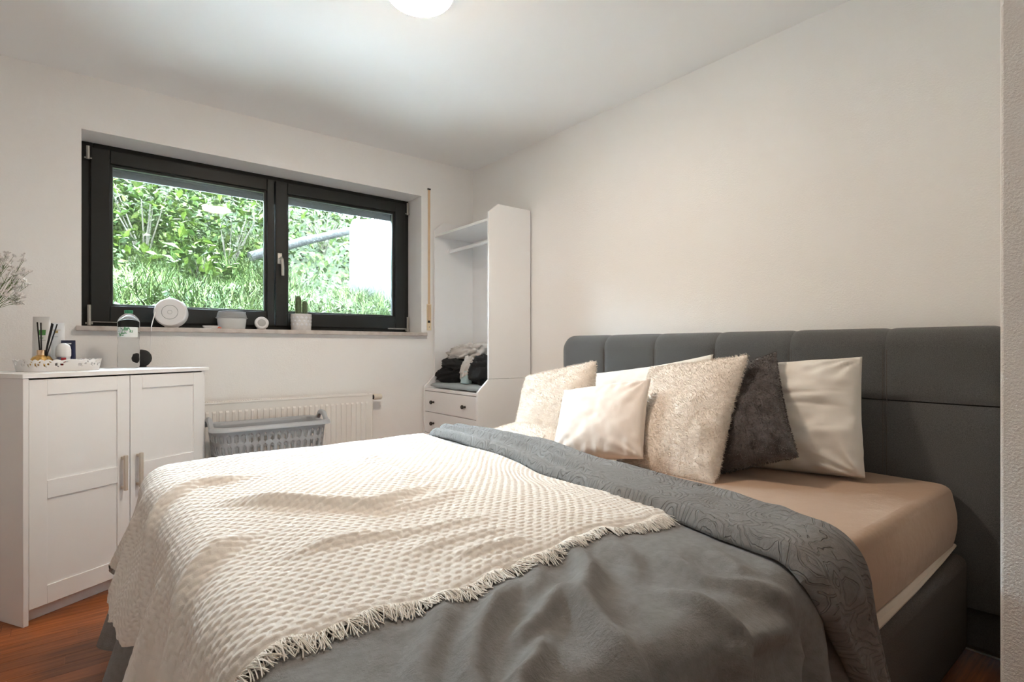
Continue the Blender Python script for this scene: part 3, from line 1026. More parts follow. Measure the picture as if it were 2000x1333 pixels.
g0 = None
for k in range(int((rx1 - rx0 - .02) / .0125)):
    xx = rx0 + .012 + k * .0125
    if g0 is None:
        g0 = ob('grille_bar', MB().box(-.003, .003, 3.407, 3.470, rz1 - .010, rz1 - .003), MT['radiator'], rd, (xx, 0, 0), smooth=False).data
    else:
        link('grille_bar', g0, None, rd, (xx, 0, 0))
rib = None
k = 0
while rx0 + .03 + k * .0334 < rx1 - .02:
    xx = rx0 + .03 + k * .0334
    if rib is None:
        pr_ = [(-.0095, 0), (-.0065, -.0065), (.0065, -.0065), (.0095, 0)]
        rm = MB()
        zs = [rz0 + .045, rz0 + .055, rz1 - .062, rz1 - .052]
        rings = []
        for i, z in enumerate(zs):
            f = 0.0 if i in (0, 3) else 1.0
            rings.append([(px_, 3.4018 + py_ * f, z) for px_, py_ in pr_])
        rm.grid(np.array(rings))
        rib = ob('rib', rm, MT['radiator'], rd, (xx, 0, 0), angle=20).data
    else:
        link('rib', rib, None, rd, (xx, 0, 0))
    k += 1
vl = ob('valve', MB().tube([(rx1, 3.44, .715), (rx1 + .028, 3.44, .715)], .016, 14), MT['black'], rd)
ob('thermostat_head', MB().tube([(rx1 + .024, 3.44, .715), (rx1 + .03, 3.44, .715), (rx1 + .075, 3.44, .715), (rx1 + .082, 3.44, .715)], [.018, .0205, .019, .015], 18), M('cream_thermostat', (.74, .68, .58), .45), vl)
ob('feed_pipe', MB().tube([(rx1 + .014, 3.44, .70), (rx1 + .014, 3.45, .55), (rx1 + .014, 3.46, 0)], .008, 10), MT['radiator'], rd)

# ------------------------------------------------------------------ laundry basket
bk = tag(empty('laundry_basket', (0.795, 3.145, 0), R(1.0)), 'grey slotted plastic laundry basket in front of the radiator', 'basket')
BH = .635


def bk_pt(a, z, off=0.0):
    """a: 0..1 round the basket, z height; rounded rectangle that narrows downwards"""
    k = .76 + .24 * z / BH
    hx_, hy_, rc = .285 * k + off, .135 * k + off, .07 * k
    segs = [(2 * (hx_ - rc)), math.pi / 2 * rc, 2 * (hy_ - rc), math.pi / 2 * rc] * 2
    tot = sum(segs)
    d = (a % 1.0) * tot
    cs = [(-hx_ + rc, -hy_), (hx_ - rc, -hy_ + rc), (hx_, -hy_ + rc), (hx_ - rc, hy_ - rc), (hx_ - rc, hy_), (-hx_ + rc, hy_ - rc), (-hx_, hy_ - rc), (-hx_ + rc, -hy_ + rc)]
    for i, L in enumerate(segs):
        if d <= L or i == 7:
            if i % 2 == 0:
                q = [(1, 0), (0, 1), (-1, 0), (0, -1)][i // 2]
                return (cs[i][0] + q[0] * d, cs[i][1] + q[1] * d, z)
            a0 = [-90, 0, 90, 180][i // 2]
            an = R(a0 + 90 * d / L)
            return (cs[i][0] + rc * math.cos(an), cs[i][1] + rc * math.sin(an), z)
        d -= L


ncol, cw_, ch_ = 44, 6, 10
zrows = [(.545 - .078 * i, .545 - .078 * i + .0) for i in range(7)]
za = np.linspace(0, BH, 7 * ch_ + 1)
mb = MB()
NA = ncol * cw_
zl = list(np.linspace(.03, .03 + .058 * 10, 10 * ch_ + 1)) + [.622, BH]
zl = [0.0] + zl
vs = [bk_pt(i / NA + .003, z) for z in zl for i in range(NA)]
fs = []
for j in range(len(zl) - 1):
    for i in range(NA):
        ci, cj = i % cw_, (j - 1) % ch_
        hole = 1 <= j <= 10 * ch_ and 1 <= ci <= 3 and 1 <= cj <= 8 and not (cj in (1, 8) and ci != 2)
        if not hole:
            fs.append((j * NA + i, j * NA + (i + 1) % NA, (j + 1) * NA + (i + 1) % NA, (j + 1) * NA + i))
fs.append(tuple(range(NA))[::-1])
mb.add(vs, fs)
wl = ob('slotted_wall', mb, MT['basket'], bk, angle=40, recalc=False)
sm = wl.modifiers.new('thick', 'SOLIDIFY')
sm.thickness = .004
NR = 120


def rim_z(a):
    p = bk_pt(a, BH)
    e = abs(p[0]) / .285
    hump = np.exp(-((p[1]) / .055) ** 4) * (1 if e > .9 else 0) * .045
    return BH + hump


rim = []
for oo, dz in ((-.004, -.016), (-.004, .004), (.004, .010), (.017, .006), (.022, -.012), (.018, -.012), (.012, .0), (.002, .0)):
    rim.append([(*bk_pt(i / NR, BH, oo)[:2], rim_z(i / NR) + dz) for i in range(NR + 1)])
rim.append(rim[0])
ob('rim', MB().grid(np.array(rim)), MT['basket'], bk, angle=60)
o = crumple('laundry', 'dark clothes lying inside the grey laundry basket', 'clothes', (.84, 3.145, .26), (.38, .17, .30), (0, 0, 0), MT['cloth_dark'], 19, .16)

# ------------------------------------------------------------------ white cabinet set across the corner
CTH = R(30.6)
cab = tag(empty('white_cabinet', (-0.178, 2.709, 0), CTH), 'white two-door cabinet with framed doors set across the corner', 'cabinet')
CWd, CD, CH = .78, .41, .95


def cabp(w, q, z=.95):
    return Vector((-0.178 + w * math.cos(CTH) - q * math.sin(CTH), 2.709 + w * math.sin(CTH) + q * math.cos(CTH), z))


ob('side_panel', MB().box(0, .018, .0, CD, 0, CH - .018), MT['white_lac'], cab, bevel=.0015)
ob('side_panel', MB().box(CWd - .018, CWd, .02, CD, 0, CH - .018), MT['white_lac'], cab, bevel=.0015)
ob('top_panel', MB().box(-.004, CWd + .004, -.004, CD, CH - .018, CH), MT['white_lac'], cab, bevel=.002)
ob('back_panel', MB().box(.018, CWd - .018, CD - .008, CD, .03, CH - .018), MT['white_lac'], cab)
ob('floor_panel', MB().box(.018, CWd - .018, .03, CD - .008, .05, .066), MT['white_lac'], cab)
ob('plinth', MB().box(.018, CWd - .018, .045, .06, .0, .05), MT['white_lac'], cab)
for i in range(2):
    x0 = .0205 + i * .376
    x1 = x0 + .373 - (0 if i == 0 else .010)
    dmb = MB()
    sl_, sr_ = (.060, .052) if i == 0 else (.052, .055)
    dz0, dz1 = .055, .926
    dmb.box(x0, x0 + sl_, .004, .022, dz0, dz1)
    dmb.box(x1 - sr_, x1, .004, .022, dz0, dz1)
    for z0, z1 in ((dz0, .126), (.463, .533), (.866, dz1)):
        dmb.box(x0 + sl_, x1 - sr_, .004, .022, z0, z1)
    door = ob('door', dmb, MT['white_lac'], cab, bevel=.0012)
    for z0, z1 in ((.126, .463), (.533, .866)):
        ob('door_panel', MB().box(x0 + sl_ - .002, x1 - sr_ + .002, .0105, .018, z0 - .002, z1 + .002), MT['white_lac'], door, smooth=False)
    hx_ = x1 - .034 if i == 0 else x0 + .030
    hmb = MB().box(hx_ - .007, hx_ + .007, -.028, -.016, .428, .580)
    hmb.box(hx_ - .005, hx_ + .005, -.017, .005, .434, .446)
    hmb.box(hx_ - .005, hx_ + .005, -.017, .005, .562, .574)
    ob('handle', hmb, MT['handle'], door, bevel=.0015)

# things on the cabinet
MT['tray'] = M('white_lace_tray', (.80, .80, .80), .5)
tw, tq = .238, .215
tr = tag(empty('tray', cabp(tw, tq), CTH), 'white oval tray with a lace-cut rim on the white cabinet', 'tray')
NT = 220
HX, HY = .138, .080


def tray_pt(a, z):
    k = 1 + .07 * z / .045
    ex = 2 / 3.2
    c, s_ = math.cos(a), math.sin(a)
    return (HX * k * math.copysign(abs(c) ** ex, c), HY * k * math.copysign(abs(s_) ** ex, s_), z)


mb = MB()
zz = np.linspace(0, 1, 14)
vs, fs = [], []
for j, q in enumerate(zz):
    for i in range(NT):
        a_ = 2 * math.pi * i / NT
        hgt = .045 + .006 * abs(math.sin(a_ * 15)) - .001
        vs.append(tray_pt(a_, hgt * q))
for j in range(13):
    for i in range(NT):
        hole = 5 <= j <= 10 and ((i % 11 in (2, 3) and j in (6, 7, 8)) or (i % 11 in (6, 7) and j in (7, 8)) or (i % 11 in (8, 9) and j == 10) or (i % 11 == 4 and j == 5))
        if not hole:
            fs.append((j * NT + i, j * NT + (i + 1) % NT, (j + 1) * NT + (i + 1) % NT, (j + 1) * NT + i))
mb.add(vs, fs)
o = ob('lace_rim', mb, MT['tray'], tr, angle=60, recalc=False)
o.modifiers.new('thick', 'SOLIDIFY').thickness = .0018
mb = MB().add([tray_pt(2 * math.pi * i / 60, .001) for i in range(60)] + [(p[0], p[1], .004) for p in [tray_pt(2 * math.pi * i / 60, .001) for i in range(60)]],
              [tuple(range(60))[::-1], tuple(range(60, 120))] + [(i, (i + 1) % 60, 60 + (i + 1) % 60, 60 + i) for i in range(60)])
ob('tray_floor', mb, MT['tray'], tr)

ZT = .9545
# reed diffuser
MT['gold'] = M('cut_gold_glass', (.72, .46, .16), .18, metal=.75, bump=(90, .9, .006))
df = tag(empty('reed_diffuser', cabp(.168, .205, ZT), CTH), 'gold faceted reed diffuser with black sticks in the tray', 'diffuser')
MT['cut'] = M('faceted_clear_glass', (.80, .72, .60), .12, metal=.4, bump=(110, .9, .006))
ob('bottle', MB().lathe([(.026, 0), (.037, .004), (.041, .022), (.038, .040), (.027, .056), (.017, .062), (.014, .064)], n=24, rib=(12, .05)), MT['gold'], df, angle=20)
ob('collar', MB().lathe([(.0145, .058), (.0155, .060), (.0155, .084), (.0135, .0845), (.012, .084), (.012, .07)], n=24), M('gold_collar', (.80, .58, .38), .25, metal=.9), df)
cosd, sind = math.cos(-CTH), math.sin(-CTH)
for dx, dz in ((-.018, .20), (-.003, .198), (.043, .196), (.048, .193), (.065, .192)):
    # dx is the lean seen across the view; convert to the diffuser's frame
    wx, wy = .7825 * dx, -.6226 * dx
    lx, ly = wx * math.cos(CTH) + wy * math.sin(CTH), -wx * math.sin(CTH) + wy * math.cos(CTH)
    ob('stick', MB().tube([(lx * .12, ly * .12, .02), (lx, ly, dz)], .0026, 7), MT['black'], df)

MT['tube_white'] = M('white_tube_plastic', (.82, .82, .82), .4)
MT['navy'] = M('navy_tube', (.030, .036, .085), .35)
MT['label_green'] = M('green_label_print', (.10, .30, .09), .5)
MT['label_gold'] = M('gold_print', (.50, .36, .14), .5)
MT['print_grey'] = M('grey_print', (.45, .46, .46), .5)
MT['print_white'] = M('white_print', (.78, .79, .82), .5)
MT['red'] = M('red_label_print', (.45, .03, .04), .5)
VROT = -math.atan2(0.6226, 0.7826)      # the tubes face the room along the view direction


def flat_tube(name, label, w, q, width, depth, hgt, mat, wide_top=True):
    """cosmetic tube standing on its cap: round base that flattens to a crimped top"""
    e = tag(empty(name, cabp(w, q, ZT), VROT), label, 'tube')
    n = 32
    vs = []
    prof = [(.0, .80, .95), (.03, .84, 1), (.035, .98, 1), (.5, 1.0, .8), (.9, 1.02, .30), (.97, 1.02, .12), (1.0, 1.0, .10)]
    P = np.array([[(width / 2 * wx_ * math.cos(2 * math.pi * k / n), depth / 2 * dy_ * math.sin(2 * math.pi * k / n), hgt * t_) for k in range(n + 1)] for t_, wx_, dy_ in prof])
    mbx = MB().grid(P)
    mbx.add(P[-1][:-1], [tuple(range(n))])
    mbx.add(P[0][:-1], [tuple(range(n))[::-1]])
    ob('body', mbx, mat, e, angle=50)
    return e, width, depth, hgt


def print_patch(e, spec, x0, x1, z0, z1, mat, name='print'):
    _, width, depth, hgt = spec
    n = 8
    xs = np.linspace(x0, x1, n)
    rows_ = []
    for z in np.linspace(z0, z1, 4):
        t_ = z / hgt
        dk = np.interp(t_, [.035, .5, .9, .97, 1], [1, .8, .30, .12, .10])
        yy = -depth / 2 * dk * np.sqrt(np.maximum(0, 1 - (xs / (width / 2 * 1.01)) ** 2)) - .0008
        rows_.append(np.stack([xs, yy, np.full(n, z)], 1))
    ob(name, MB().grid(np.array(rows_)), mat, e, recalc=False)


s1 = flat_tube('shampoo_tube', 'tall white tube with a green label square behind the diffuser', .195, .255, .074, .05, .225, MT['tube_white'])
print_patch(s1[0], s1, .000, .026, .147, .169, MT['label_green'], 'label_square')
print_patch(s1[0], s1, .002, .020, .133, .136, MT['label_green'])
print_patch(s1[0], s1, .002, .028, .124, .126, MT['print_grey'])
print_patch(s1[0], s1, .002, .016, .112, .114, MT['print_grey'])
s2 = flat_tube('lotion_bottle', 'white lotion bottle with a small gold emblem next to the green-labelled tube', .265, .275, .060, .045, .203, MT['tube_white'])
print_patch(s2[0], s2, -.006, .010, .158, .168, MT['label_gold'], 'emblem')
print_patch(s2[0], s2, -.018, .018, .170, .172, MT['label_gold'])
print_patch(s2[0], s2, -.018, .012, .141, .143, MT['print_grey'])
s3 = flat_tube('hand_cream_tube', 'navy blue cream tube with white print in the tray', .272, .215, .062, .035, .126, MT['navy'])
print_patch(s3[0], s3, -.018, .018, .109, .114, MT['print_white'])
print_patch(s3[0], s3, -.014, .014, .103, .1045, MT['print_white'])
print_patch(s3[0], s3, -.022, .008, .075, .078, MT['print_white'])
print_patch(s3[0], s3, -.022, .022, .064, .070, MT['print_white'])
print_patch(s3[0], s3, -.022, .018, .056, .058, MT['print_white'])
print_patch(s3[0], s3, -.022, .022, .040, .042, MT['print_white'])
dd_ = tag(empty('deodorant', cabp(.225, .165, ZT), VROT), 'white domed roll-on deodorant with a red and blue label', 'deodorant')
ob('bottle', MB().lathe([(.024, 0), (.026, .003), (.026, .055), (.0255, .057)], n=28, sy=.75), M('pale_plastic', (.66, .67, .70), .4), dd_)
ob('cap', MB().lathe([(.0275, .0565), (.0285, .060), (.0285, .085), (.025, .100), (.017, .109), (.006, .1125), (.001, .113)], n=28, sy=.8), MT['tube_white'], dd_)
lb = []
for z in (.010, .052):
    lb.append([(.0268 * math.cos(a_), .0268 * .76 * math.sin(a_), z) for a_ in np.linspace(R(-75), R(-35), 8)])
ob('red_label', MB().grid(np.array(lb)), MT['red'], dd_, recalc=False)
lb = []
for z in (.010, .055):
    lb.append([(.0268 * math.cos(a_), .0268 * .76 * math.sin(a_), z) for a_ in np.linspace(R(-110), R(-76), 8)])
ob('blue_label', MB().grid(np.array(lb)), M('blue_grey_label', (.20, .23, .34), .5), dd_, recalc=False)

# water bottle
MT['pet'] = M('clear_bottle_plastic', (.94, .96, .97), .06, trans=1.0, ior=1.12)
MT['cap_green'] = M('green_cap', (.02, .20, .09), .4)
wb = tag(empty('water_bottle', cabp(.577, .287, .9502), VROT), 'clear plastic water bottle with green cap and green-white label', 'bottle')
pf = [(.0405, 0), (.045, .006), (.046, .02), (.0445, .028), (.0462, .036), (.0462, .044), (.0445, .050), (.0462, .058), (.0462, .066), (.0445, .072), (.046, .080),
      (.0455, .10), (.042, .125), (.0445, .145), (.0452, .150), (.0452, .198), (.0458, .205), (.0458, .225), (.043, .236), (.034, .250), (.022, .262), (.0155, .266), (.0155, .270)]
inner = [(max(r_ - .0012, .001), z + (.002 if i == 0 else 0)) for i, (r_, z) in enumerate(pf)]
ob('body', MB().lathe(pf, n=36), MT['pet'], wb, angle=60)
ob('cap', MB().lathe([(.0165, .266), (.0178, .267), (.0178, .281), (.0165, .283)], n=30, rib=(15, .02)), MT['cap_green'], wb)
MT['label_mix'] = M('bottle_label_film', (.78, .83, .82), .5)
Lc = []
for z in np.linspace(.150, .199, 3):
    Lc.append([(.0458 * math.cos(a_), .0458 * math.sin(a_), z) for a_ in np.linspace(R(-178), R(-2), 30)])
lab = ob('label', MB().grid(np.array(Lc)), MT['label_mix'], wb, recalc=False)
# green leaf-shaped blot and white word on the label
def on_label(pts2, rad):
    return [(rad * math.sin(x_ / rad), -rad * math.cos(x_ / rad), z_) for x_, z_ in pts2]


blot = [(-.022, .166), (-.008, .155), (.006, .158), (.020, .168), (.040, .172), (.042, .182), (.026, .196), (.012, .198), (-.004, .193), (-.016, .180)]
cx_, cz_ = np.mean([p[0] for p in blot]), np.mean([p[1] for p in blot])
rows_ = [[(cx_ + (p[0] - cx_) * k_ * 1.15, cz_ + (p[1] - cz_) * k_ * 1.1) for p in blot + blot[:1]] for k_ in (.02, .35, .7, 1.0)]
ob('label_blot', MB().grid(np.array([on_label(r_, .0461) for r_ in rows_])), M('label_green_ink', (.16, .38, .22), .5), lab, recalc=False)
for x_, wdt, z_, hh in ((-.018, .006, .172, .016), (-.009, .005, .172, .011), (-.002, .003, .172, .017), (.004, .007, .171, .011), (.013, .003, .172, .013), (.019, .007, .172, .010), (-.004, .020, .1615, .003)):
    rows_ = [[(x_ + wdt * q_, z_ + hh * t_) for q_ in (0, .5, 1)] for t_ in (0, 1)]
    ob('label_letter', MB().grid(np.array([on_label(r_, .0464) for r_ in rows_])), MT['print_white'], lab, recalc=False)
# dark round speaker behind the bottle
sp = tag(empty('ball_speaker', cabp(.672, .335, .9502)), 'dark grey fabric ball speaker half behind the water bottle', 'speaker')
ob('fabric_shell', MB().lathe([(.018, .003), (.032, .012), (.043, .028), (.0465, .044), (.043, .062), (.032, .078), (.018, .0865), (.001, .089)], n=32), M('dark_speaker_fabric', (.035, .037, .040), .95, bump=(700, .8, .001)), sp)
ob('foot', MB().lathe([(.022, 0), (.024, .002), (.02, .006)], n=24), MT['black'], sp)

# baby's breath
vase = tag(ob('glass_vase', MB().lathe([(.026, 0), (.032, .004), (.034, .07), (.028, .12), (.024, .125), (.022, .12), (.030, .07), (.028, .008)], cabp(.028, .345, .9502), 28), M('milky_glass', (.75, .78, .77), .15, trans=.4)), 'small milky glass vase at the end of the cabinet', 'vase')
fl = tag(empty('flower_bunch', cabp(.028, .345, 1.0)), "bunch of tiny white baby's breath flowers in the vase", 'flowers')
fr2 = random.Random(11)
MT['stem'] = M('flower_stem_green', (.10, .16, .05), .7)
MT['petal'] = M('white_petal', (.78, .76, .74), .8)
stems = MB()
# the sprays lean to the right, into view
ends = []
for k in range(30):
    ux = fr2.uniform(.03, .20)
    zt = .33 + fr2.uniform(-.07, .10) - (.0 if ux < .10 else .03)
    dyv = fr2.uniform(-.05, .05)
    tip = Vector((.7825 * ux + .6226 * dyv, -.6226 * ux + .7826 * dyv, zt))
    mid = Vector((tip.x * .45, tip.y * .45, .22 + .2 * (zt - .3)))
    stems.tube([(0, 0, 0), (tip.x * .15, tip.y * .15, .11), mid, tip], [.0012, .0011, .0009, .0006], 5, cap=False)
    ends.append(tip)
    for j in range(3):
        t2 = tip + Vector((fr2.uniform(-.022, .022), fr2.uniform(-.022, .022), fr2.uniform(-.02, .022)))
        stems.tube([mid.lerp(tip, fr2.uniform(.55, .9)), t2], [.0007, .0005], 4, cap=False)
        ends.append(t2)
stems_o = ob('stem', stems, MT['stem'], fl)
stems_o['kind'] = 'stuff'
bl = MB()
pet = MB()
for i in range(7):
    a_ = 2 * math.pi * i / 7
    c_, s_ = math.cos(a_), math.sin(a_)
    pet.add([(0, 0, 0), (.0045 * c_ - .002 * s_, .0045 * s_ + .002 * c_, .002), (.0062 * c_, .0062 * s_, .0035), (.0045 * c_ + .002 * s_, .0045 * s_ - .002 * c_, .002)], [(0, 3, 2, 1)])
pet.lathe([(.001, 0), (.0022, .002), (.001, .004)], n=6)
bme = None
for p in ends:
    rot = (fr2.uniform(-1, 1), fr2.uniform(-1, 1), fr2.uniform(0, 6))
    if bme is None:
        bme = ob('blossom', pet, MT['petal'], fl, p, rot, recalc=False).data
    else:
        q = link('blossom', bme, None, fl, p, rot)
        sc_ = fr2.uniform(1.2, 2.3)
        q.scale = (sc_, sc_, sc_)

# ------------------------------------------------------------------ things on the window sill
ZS = 1.1605
MT['gloss_white'] = M('glossy_white_plastic', (.82, .82, .83), .3)
pj = tag(empty('galaxy_projector', (.385, 3.575, ZS)), 'white drum-shaped night-light projector on the window sill', 'projector')
ax = Vector((-.30, -1.0, .10)).normalized()        # the flat face looks into the room and to the left
ctr = Vector((0, 0, .084))
rot_m = ax.to_track_quat('Z', 'Y').to_matrix().to_4x4()
rot_m.translation = ctr


def drum(name, prof, mat, parent, n=48):
    mbx = MB().lathe(prof, n=n, cap='ring' not in name or name == 'ring')
    mbx.v = [tuple(rot_m @ Vector(p)) for p in mbx.v]
    return ob(name, mbx, mat, parent, angle=40)


body = drum('body', [(.060, -.058), (.072, -.053), (.079, -.040), (.081, -.02), (.081, .02), (.079, .028), (.074, .033), (.001, .034)], MT['gloss_white'], pj)
drum('speaker_ring', [(.0405, .0338), (.0400, .0346), (.0388, .0346), (.0383, .0338)], MT['gasket'], body)
drum('button', [(.010, .0338), (.010, .0350), (.009, .0352), (.001, .0352)], MT['tube_white'], body)
drum('button_ring', [(.0115, .0338), (.0115, .0343), (.0105, .0343), (.0105, .0338)], MT['gasket'], body)
ob('foot', MB().box(-.03, .035, -.012, .022, 0, .012), MT['gloss_white'], pj, bevel=.004)
# lenses on the drum's shoulder
for ang, rr, sc_, nm in ((38, .020, (.0, .0), 'lens'), (68, .011, (.0, .0), 'sensor')):
    dirl = Vector((math.cos(R(ang)), math.sin(R(ang)), 0))
    c0 = rot_m @ (dirl * .076 + Vector((0, 0, -.012)))
    c1 = rot_m @ (dirl * .0845 + Vector((0, 0, -.012)))
    c2 = rot_m @ (dirl * .0825 + Vector((0, 0, -.012)))
    lo = ob(nm, MB().tube([c0, c1], rr, 20), MT['chrome'] if nm == 'lens' else MT['black'], pj)
    ob(nm + '_glass', MB().tube([c0, c1 + (c1 - c2) * .4], rr * .78, 20), MT['black'], lo)
cb = tag(ob('power_cable', MB().tube([(.325, 3.60, ZS + .105), (.312, 3.575, ZS + .095), (.300, 3.535, ZS + .055), (.288, 3.50, ZS + .012), (.284, 3.470, ZS + .001), (.282, 3.466, ZS - .05), (.276, 3.464, 1.02), (.262, 3.462, .965), (.235, 3.455, .954)], [.003, .003, .0028, .0026, .0018, .0012, .001, .001, .001], 7), MT['gloss_white']), 'thin white cable running down from the sill projector', 'cable')

MT['film'] = M('translucent_white_plastic', (.84, .86, .87), .25, trans=.25)
MT['film_clear'] = M('clear_lid_plastic', (.88, .90, .91), .15, trans=.65, ior=1.2)
fc = tag(empty('food_container', (.70, 3.60, ZS)), 'white plastic tub with a clear domed lid on the sill', 'container')
ob('tub', MB().lathe([(.068, 0), (.073, .003), (.079, .045), (.080, .062), (.086, .064), (.086, .067), (.078, .067), (.075, .045), (.066, .006)], n=44, sy=.75), MT['film'], fc)
ob('lid', MB().lathe([(.087, .066), (.088, .069), (.082, .071), (.079, .085), (.074, .103), (.070, .106), (.001, .107)], n=88, sy=.75, rib=(44, .008)), MT['film_clear'], fc)
dsh = tag(empty('small_dish', (.580, 3.555, ZS)), 'small flat white dish beside the projector on the sill', 'dish')
ob('dish', MB().lathe([(.026, 0), (.036, .004), (.044, .016), (.042, .017), (.034, .007), (.001, .005)], n=32, sy=.7), MT['gloss_white'], dsh)
sc1 = tag(ob('red_clip', MB().tube([(.612, 3.55, ZS + .005), (.622, 3.545, ZS + .008), (.632, 3.55, ZS + .004)], .005, 8), M('coral_plastic', (.70, .22, .15), .5)), 'tiny coral-red clip lying by the white tub', 'clip')
ds = tag(empty('round_sensor', (.868, 3.60, ZS)), 'small white round sensor leaning on the window frame', 'sensor')
rot_m = Vector((-.10, -1, .30)).normalized().to_track_quat('Z', 'Y').to_matrix().to_4x4()
rot_m.translation = Vector((0, 0, .042))
b2 = drum('ring', [(.030, -.014), (.038, -.012), (.041, -.004), (.040, .006), (.034, .011), (.026, .008), (.001, .007)], MT['gloss_white'], ds)
drum('centre', [(.024, .0075), (.022, .010), (.001, .0105)], MT['print_grey'], b2)
ob('base', MB().box(-.024, .024, -.008, .025, 0, .008), MT['gloss_white'], ds, bevel=.003)

MT['pot'] = M('white_concrete', (.62, .61, .61), .8, var=(28, (.74, .73, .72), 3), bump=(160, .3, .002))
MT['cactus'] = M('cactus_green', (.060, .095, .045), .7, var=(60, (.11, .15, .075), 3))
MT['spine'] = M('pale_spines', (.62, .55, .40), .8)
pt = tag(empty('potted_cactus', (1.108, 3.60, ZS)), 'small columnar cactus in a white patterned pot on the sill', 'plant')
pot = ob('pot', MB().lathe([(.058, 0), (.061, .003), (.064, .104), (.063, .107), (.059, .106), (.056, .085)], n=40), MT['pot'], pt)
dia = None
for rr_ in range(3):
    for cc_ in range(14):
        a_ = 2 * math.pi * (cc_ + .5 * (rr_ % 2)) / 14
        z_ = .038 + rr_ * .022
        rad_ = .0622 + .003 * z_ / .104
        if dia is None:
            dm = MB().add([(0, -.011, 0), (.0, 0, .010), (0, .011, 0), (0, 0, -.010), (.0016, 0, 0)], [(0, 1, 4), (1, 2, 4), (2, 3, 4), (3, 0, 4)])
            dia = ob('diamond_relief', dm, MT['print_white'], pot, (rad_ * math.cos(a_), rad_ * math.sin(a_), z_), (0, 0, a_), smooth=False, recalc=False).data
        else:
            link('diamond_relief', dia, None, pot, (rad_ * math.cos(a_), rad_ * math.sin(a_), z_), (0, 0, a_))
ob('soil', MB().lathe([(.057, .085), (.057, .090), (.001, .094)], n=28), M('soil', (.05, .035, .025), .95), pt)
for cxx, cyy, r0, hh in ((-.018, .0, .0165, .225), (.022, -.006, .0155, .195), (-.028, -.022, .012, .150)):
    prof = [(r0 * .85, .088), (r0 * .95, .11), (r0, .14), (r0, hh - .02), (r0 * .85, hh - .008), (r0 * .5, hh - .001), (.0006, hh)]
    stm = ob('cactus_stem', MB().lathe(prof, (cxx, cyy, 0), 48, rib=(9, .12)), MT['cactus'], pt, angle=80)
    spn = MB()
    for kk in range(9):
        a_ = 2 * math.pi * kk / 9
        for z_ in np.arange(.10, hh - .012, .009):
            bx_, by_ = cxx + r0 * 1.10 * math.cos(a_), cyy + r0 * 1.10 * math.sin(a_)
            for w_ in (-.5, 0, .5):
                spn.add([(bx_, by_, z_ - .0006), (bx_, by_, z_ + .0006), (bx_ + .0055 * math.cos(a_ + w_), by_ + .0055 * math.sin(a_ + w_), z_ + .002)], [(0, 1, 2)])
    so = ob('spines', spn, MT['spine'], stm, recalc=False)
    so['kind'] = 'stuff'

# ------------------------------------------------------------------ garden bank outside
def bank_z(X, Y):
    X, Y = np.asarray(X, float), np.asarray(Y, float)
    z = 1.16 + .19 * (Y - 4.2) + np.clip(Y - 7.9, 0, 1.5) * .88
    return z + .09 * vn(X * 1.3, Y * 1.3, 21) + .04 * vn(X * 3.3, Y * 3.3, 22) - .05 * np.maximum(0, X - 1.5)


MT['soil_out'] = M('bank_soil', (.012, .018, .007), .95, var=(6, (.022, .028, .012), 6), bump=(30, .8, .03))
gx, gy = np.linspace(-4.5, 6.5, 90), np.linspace(3.96, 12.0, 70)
GX, GY = np.meshgrid(gx, gy, indexing='ij')
bank = fastmesh('garden_ground', np.stack([GX, GY, bank_z(GX, GY)], -1).reshape(-1, 3), gridF(90, 70)[:, ::-1], MT['soil_out'])
struct(bank, 'sloping garden bank seen through the window')
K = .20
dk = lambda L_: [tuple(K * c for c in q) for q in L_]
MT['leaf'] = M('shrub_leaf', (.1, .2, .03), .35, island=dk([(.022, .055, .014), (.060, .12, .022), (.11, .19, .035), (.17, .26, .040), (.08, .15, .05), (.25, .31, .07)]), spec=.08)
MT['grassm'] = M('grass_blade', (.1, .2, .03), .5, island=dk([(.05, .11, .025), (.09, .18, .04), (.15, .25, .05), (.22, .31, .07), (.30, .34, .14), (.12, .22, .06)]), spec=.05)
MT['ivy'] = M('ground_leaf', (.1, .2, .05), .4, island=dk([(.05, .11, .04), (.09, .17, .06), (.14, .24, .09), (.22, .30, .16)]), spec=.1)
MT['twig'] = M('shrub_twig', (.018, .014, .008), .9)


def leaf_geo(n, P, D, Nn, L, W, seed):
    """folded pointed leaves: base P, direction D, normal Nn; 6 verts, 4 triangles"""
    side = np.cross(D, Nn)
    side /= np.maximum(np.linalg.norm(side, axis=1), 1e-6)[:, None]
    nn = np.cross(side, D)
    L, W = L[:, None], W[:, None]
    a = P
    b = P + D * L * .5 + side * W + nn * W * .35
    c = P + D * L * .5 - side * W + nn * W * .35
    d = P + D * L - nn * L * .08
    m = P + D * L * .5
    V = np.stack([a, b, c, d, m], 1).reshape(-1, 3)
    f = np.array([[0, 1, 4], [1, 3, 4], [0, 4, 2], [4, 3, 2]])
    F = (np.arange(n)[:, None, None] * 5 + f).reshape(-1, 3)
    return V, F


def rand_dirs(r, n):
    d = r.normal(0, 1, (n, 3))
    return d / np.linalg.norm(d, axis=1)[:, None]


one_leaf = None


